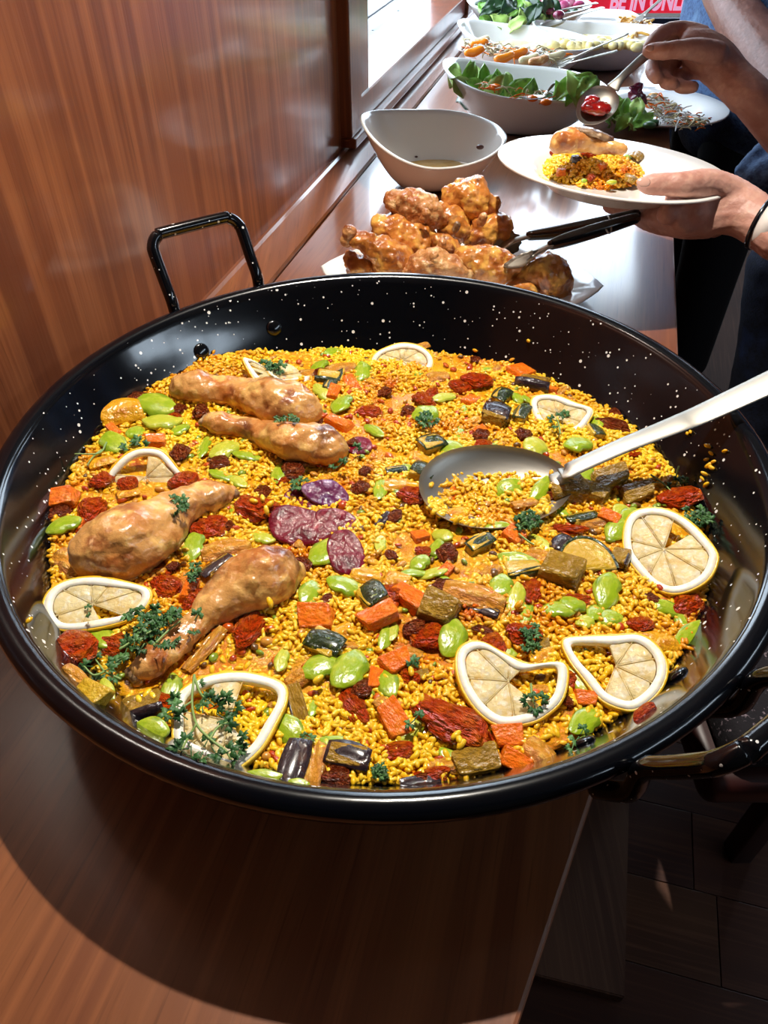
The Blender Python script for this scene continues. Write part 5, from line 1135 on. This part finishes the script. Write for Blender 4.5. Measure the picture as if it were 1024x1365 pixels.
# left hand under and over the plate rim
hl = [
 hand_tube([D(1045, 322, .895, .029, .026), D(1012, 296, .915, .030, .025), D(985, 280, .925, .034, .024), D(955, 272, .93, .040, .022), D(925, 273, .93, .038, .019), D(903, 281, .925, .030, .016)]),   # wrist and back of hand
 hand_tube([D(975, 258, .925, .020), D(945, 246, .912, .0185), Q(915, 246, .013, .0155), Q(886, 246, .011, .0136), Q(866, 246, .0095, .0125), Q(857, 246, .008, .0095)]),      # thumb over the rim
 hand_tube([D(925, 283, .925, .020), Z(900, 290, .872, .0165), Z(868, 289, .860, .0128), Z(838, 281, .852, .0118), Z(812, 274, .850, .0102)]),                                     # index finger under the plate
 hand_tube([D(935, 294, .935, .018), Z(905, 300, .862, .0150), Z(872, 298, .850, .0124), Z(842, 284, .845, .0114), Z(818, 276, .846, .0098)]),
 hand_tube([D(945, 300, .95, .017), Z(912, 304, .853, .0138), Z(880, 299, .843, .0118), Z(850, 283, .840, .0108), Z(830, 274, .842, .0092)]),
 hand_tube([D(955, 301, .962, .015), Z(925, 302, .845, .0122), Z(900, 296, .838, .0102), Z(875, 282, .838, .0092), Z(862, 275, .840, .008)]),
 ball(atd(925, 262, .915), .020, .018, .020), ball(atd(890, 285, .922), .0135)]
WL = atd(1012, 296, .915); EL = Vector((.62, .76, .865)); SL = Vector((.74, .80, 1.20))
hl.append(tube([WL, WL.lerp(EL, .45), EL, EL.lerp(SL, .3)], [(.028, .024), (.036, .034), (.043, .042), (.046, .046)], 16, 24))
# right hand closed on the spoon
hr = [
 hand_tube([D(1000, 128, 1.09, .031, .027), D(975, 104, 1.10, .031, .024), D(952, 80, 1.10, .034, .023), D(930, 64, 1.10, .031, .020), D(918, 56, 1.10, .022, .016)]),
 hand_tube([D(935, 50, 1.105, .0165), D(910, 40, 1.11, .0125), D(888, 42, 1.105, .0112), D(872, 54, 1.10, .0105), D(864, 64, 1.097, .0085)]),      # index
 hand_tube([D(955, 74, 1.085, .019), D(930, 66, 1.075, .0155), D(905, 66, 1.07, .0125), D(884, 68, 1.072, .0118), D(870, 68, 1.078, .0112), D(863, 68, 1.082, .0085)]),  # thumb
 hand_tube([D(930, 66, 1.12, .016), D(900, 60, 1.13, .0122), D(878, 76, 1.12, .0112), D(870, 93, 1.10, .0108), D(876, 104, 1.085, .0095)]),       # middle
 hand_tube([D(938, 78, 1.115, .016), D(905, 78, 1.13, .0122), D(888, 94, 1.115, .0112), D(888, 108, 1.095, .0105), D(898, 112, 1.085, .0092)]),   # ring
 hand_tube([D(950, 92, 1.11, .016), D(920, 96, 1.125, .0115), D(903, 108, 1.11, .0102), D(910, 116, 1.095, .0095), D(925, 116, 1.088, .0085)])]   # little
WR = atd(1000, 128, 1.09); ER = Vector((.70, 1.13, .825)); SR = Vector((.76, 1.20, 1.20))
hr.append(tube([WR, WR.lerp(ER, .45), ER, ER.lerp(SR, .3)], [(.030, .027), (.038, .036), (.045, .044), (.048, .048)], 16, 24))
bodyA = [tube([SL, Vector((.80, 1.02, 1.30)), SR], [.06, .08, .06], 14, 14), tube([Vector((.80, 1.02, 1.33)), Vector((.76, 1.02, 1.42)), Vector((.72, 1.02, 1.50))], [.05, .05, .06], 14, 10), ball((.70, 1.02, 1.56), .078, .075, .11), ball((.625, 1.02, 1.545), .016, .014, .02)]
bA = fuse('body', hl+hr+bodyA, .0026, m_skin, PA, 5, .0007, 150, 3)
# nails
for P, n_, s in ((atd(858, 243, .896), Vector((-.1, -.75, .65)), .0075), (atd(866, 64, 1.068), Vector((-.2, -.8, .5)), .006)):
    P = P if s < .007 else onplate(858, 243, .0165)
    v, f = ball(P, s*1.1, s*.8, .0016, n_.to_track_quat('Z', 'Y').to_matrix(), 12, 6); mesh('finger_nail', v, f, m_nailf, PA)
# watch
wt = (EL-WL).normalized(); wc = WL.lerp(EL, .035); 
def band(name, c, d, ra, rb, wdt, th, mat, parent, up):
    side = d.cross(Vector(up)).normalized(); u = side.cross(d).normalized(); vs, fs = [], []; m = 40
    for off, t in ((-wdt/2, 0), (-wdt/2, th), (wdt/2, th), (wdt/2, 0)):
        for j in range(m): a = 2*math.pi*j/m; vs.append(c+d*off+side*((ra+t)*math.cos(a))+u*((rb+t)*math.sin(a)))
    for i in range(4):
        for j in range(m): i2 = (i+1) % 4; fs.append((i*m+j, i*m+(j+1) % m, i2*m+(j+1) % m, i2*m+j))
    return mesh(name, vs, fs, mat, parent)
band('watch_band', wc+wt*.008, wt, .0315, .0285, .018, .0022, m_band, PA, (0, 0, 1)); band('watch_strap_edge', wc-wt*.004, wt, .0318, .029, .005, .0030, m_rubber, PA, (0, 0, 1))
# clothes of the first person: shirt, jeans, shoes, hair
fuse('shirt', [tube([Vector((.84, 1.03, .86)), Vector((.84, 1.03, 1.05)), Vector((.81, 1.02, 1.25)), Vector((.80, 1.02, 1.36))], [(.19, .15), (.18, .15), (.20, .14), (.08, .08)], 24, 30, up=(1, 0, 0)), tube([SL, SL.lerp(EL, .75)], [.075, .062], 14, 8), tube([SR, SR.lerp(ER, .7)], [.075, .062], 14, 8)], .012, m_denim, PA, 5, .006, 9, 4)
fuse('jeans', [tube([Vector((.70, 1.20, .70)), Vector((.715, 1.18, .45)), Vector((.74, 1.17, .06))], [.088, .066, .062], 18, 20), tube([Vector((.80, .95, .70)), Vector((.80, .95, .45)), Vector((.80, .95, .06))], [.088, .066, .062], 18, 20), tube([Vector((.80, 1.04, .60)), Vector((.82, 1.04, .80)), Vector((.84, 1.03, .95))], [(.17, .11), (.19, .14), (.17, .13)], 20, 14, up=(1, 0, 0))], .010, m_navy, PA, 4, .005, 12, 5)
for y in (1.17, .95): fuse('shoe', [tube([Vector((.80, y, .05)), Vector((.70, y, .045)), Vector((.60, y, .035))], [(.045, .045), (.048, .04), (.035, .03)], 14, 14)], .006, m_black, PA, 3)
fuse('hair', [ball((.725, 1.02, 1.60), .088, .085, .10)], .01, m_hair, PA, 2, .006, 30)
# hem of the jacket hanging by the hand
hem = [Vector(p) for p in (atd(1030, 190, 1.22), atd(1012, 205, 1.2), atd(985, 232, 1.19), atd(998, 248, 1.19), atd(1040, 258, 1.2))]
fuse('jacket_hem', [tube(hem[:3], [.012, .014, .010], 10, 16), tube([hem[2], hem[3], hem[4]], [.009, .012, .014], 10, 16), tube([hem[1]+Vector((.03, .01, -.02)), hem[3]+Vector((.02, .01, .01)), hem[4]+Vector((.06, 0, .05))], [.03, .03, .05], 12, 16), tube([atd(1040, 225, 1.2), Vector((.74, 1.08, .92))], [.04, .08], 12, 10)], .005, m_denim, PA, 3, .005, 30, 9)
# second person behind
PB = tag(empty('person', (.9, 2.0, 0)), 'person in a blue denim top farther along the counter lifting pasta with a fork', 'person')
e1, w1 = atd(1085, 165, 1.42), atd(962, -12, 1.60); hB = Vector((.80, 2.22, 1.02))
fbm = atd(905, -22, 2.02)
bodyB = [tube([Vector((.95, 1.68, 1.12)), Vector((.90, 1.85, 1.32)), Vector((.88, 2.02, 1.36)), Vector((.90, 2.2, 1.32)), Vector((.94, 2.28, 1.25))], [.05, .06, .07, .06, .05], 14, 30), tube([hB, Vector((.86, 2.28, .96)), Vector((.93, 2.30, .86))], [.03, .03, .03], 10, 10), tube([Vector((.95, 1.68, 1.12)), e1+Vector((.02, 0, .0)), e1.lerp(w1, .35), w1, w1.lerp(hB, .4), hB], [.055, .056, .055, .040, .036, .038], 16, 44), ball(hB+Vector((0, .02, 0)), .042, .05, .032)]
for k in range(4): o = Vector((.012*k-.02, 0, -.018*k+.02)); bodyB.append(tube([hB+o, hB+o+Vector((-.03, .06, -.0)), fbm+o*.5+Vector((0, 0, -.01))], [.012, .011, .009], 9, 14))
bodyB.append(tube([hB+Vector((-.03, .0, .02)), fbm+Vector((-.012, -.03, .012)), fbm+Vector((-.004, -.004, .008))], [.014, .012, .010], 9, 12))
bodyB += [tube([Vector((.88, 2.02, 1.36)), Vector((.86, 2.02, 1.5))], [.055, .055], 14, 10), ball((.84, 2.02, 1.62), .08, .078, .115), ball((.762, 2.02, 1.60), .016, .014, .02),
          tube([Vector((.94, 2.28, 1.25)), Vector((.98, 2.36, 1.0)), Vector((.93, 2.30, .86))], [.05, .046, .04], 14, 20)]
fuse('body', bodyB, .0045, m_skin_shaded, PB, 4, .0008, 120, 6)
fuse('denim_top', [tube([Vector((.885, 2.03, .735)), Vector((.875, 2.03, .95)), Vector((.88, 2.02, 1.2)), Vector((.90, 2.02, 1.40))], [(.27, .175), (.25, .18), (.23, .16), (.09, .09)], 28, 34, up=(1, 0, 0)), tube([Vector((.93, 1.82, 1.30)), Vector((.95, 1.70, 1.14))], [.085, .078], 14, 10), tube([Vector((.93, 2.22, 1.30)), Vector((.97, 2.33, 1.08))], [.085, .075], 14, 10)], .012, m_denim, PB, 4, .006, 10, 7)
fuse('trousers', [tube([Vector((.86, 1.92, .76)), Vector((.87, 1.92, .45)), Vector((.88, 1.92, .06))], [.11, .085, .07], 18, 20), tube([Vector((.86, 2.14, .76)), Vector((.87, 2.14, .45)), Vector((.88, 2.14, .06))], [.11, .085, .07], 18, 20)], .012, m_black, PB, 3)
fuse('hair', [ball((.865, 2.02, 1.67), .09, .088, .10)], .012, m_hair, PB, 2, .006, 30)
# ================================================================== BENCH, BANNER
bn = tag(empty('bench', (.62, .72, 0)), 'low stool bench with dark speckled upholstered seat and red wooden frame', 'bench')
def rbox(name, x0, x1, y0, y1, z0, z1, mat, parent, bev):
    bm = bmesh.new(); bmesh.ops.create_cube(bm, size=1)
    for v in bm.verts: v.co = Vector(((x0+x1)/2+v.co.x*(x1-x0), (y0+y1)/2+v.co.y*(y1-y0), (z0+z1)/2+v.co.z*(z1-z0)))
    bmesh.ops.bevel(bm, geom=bm.edges[:], offset=bev, segments=4, affect='EDGES', profile=.5)
    o = bm_obj(name, bm, mat, None, True); o.parent = parent; o.matrix_parent_inverse = Matrix.Translation(parent.location).inverted(); return o
rbox('seat_cushion', .395, .84, .435, .89, .42, .485, m_speck, bn, .022)
rbox('seat_frame', .375, .86, .415, .91, .375, .425, m_redwood, bn, .018)
for x in (.56, .80):
    for y in (.50, .85): rbox('leg', x, x+.035, y, y+.035, 0, .376, m_redwood, bn, .004)
bz = tag(empty('red_banner', (.9, 3.2, .7)), 'red banner with pale pink capital letters, glow added, at the far end of the counter', 'banner')
b0, b1 = aty(776, 17, 3.75), aty(930, 22, 3.75); bx = (b1-b0); bxn = Vector((1, 0, 0))
def panel(name, x0, x1, y, z0, z1, th, mat, parent):
    bm = bmesh.new(); bmesh.ops.create_cube(bm, size=1)
    for v in bm.verts: v.co = Vector(((x0+x1)/2+v.co.x*(x1-x0), y+v.co.y*th, (z0+z1)/2+v.co.z*(z1-z0)))
    return bm_obj(name, bm, mat, parent)
zb = b0.z
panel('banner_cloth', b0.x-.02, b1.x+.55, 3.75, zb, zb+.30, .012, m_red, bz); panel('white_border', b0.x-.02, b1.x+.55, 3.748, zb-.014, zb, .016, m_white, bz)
panel('dark_screen', b0.x-.02, b1.x+.55, 3.77, .0, zb-.022, .03, m_navy, bz)
cu = bpy.data.curves.new('t', 'FONT'); cu.body = 'BE IN ONLINE'; cu.size = .095; cu.extrude = .002; cu.offset = .003
to = bpy.data.objects.new('t', cu); COL.objects.link(to); dg = bpy.context.evaluated_depsgraph_get(); me = bpy.data.meshes.new_from_object(to.evaluated_get(dg)); bpy.data.objects.remove(to)
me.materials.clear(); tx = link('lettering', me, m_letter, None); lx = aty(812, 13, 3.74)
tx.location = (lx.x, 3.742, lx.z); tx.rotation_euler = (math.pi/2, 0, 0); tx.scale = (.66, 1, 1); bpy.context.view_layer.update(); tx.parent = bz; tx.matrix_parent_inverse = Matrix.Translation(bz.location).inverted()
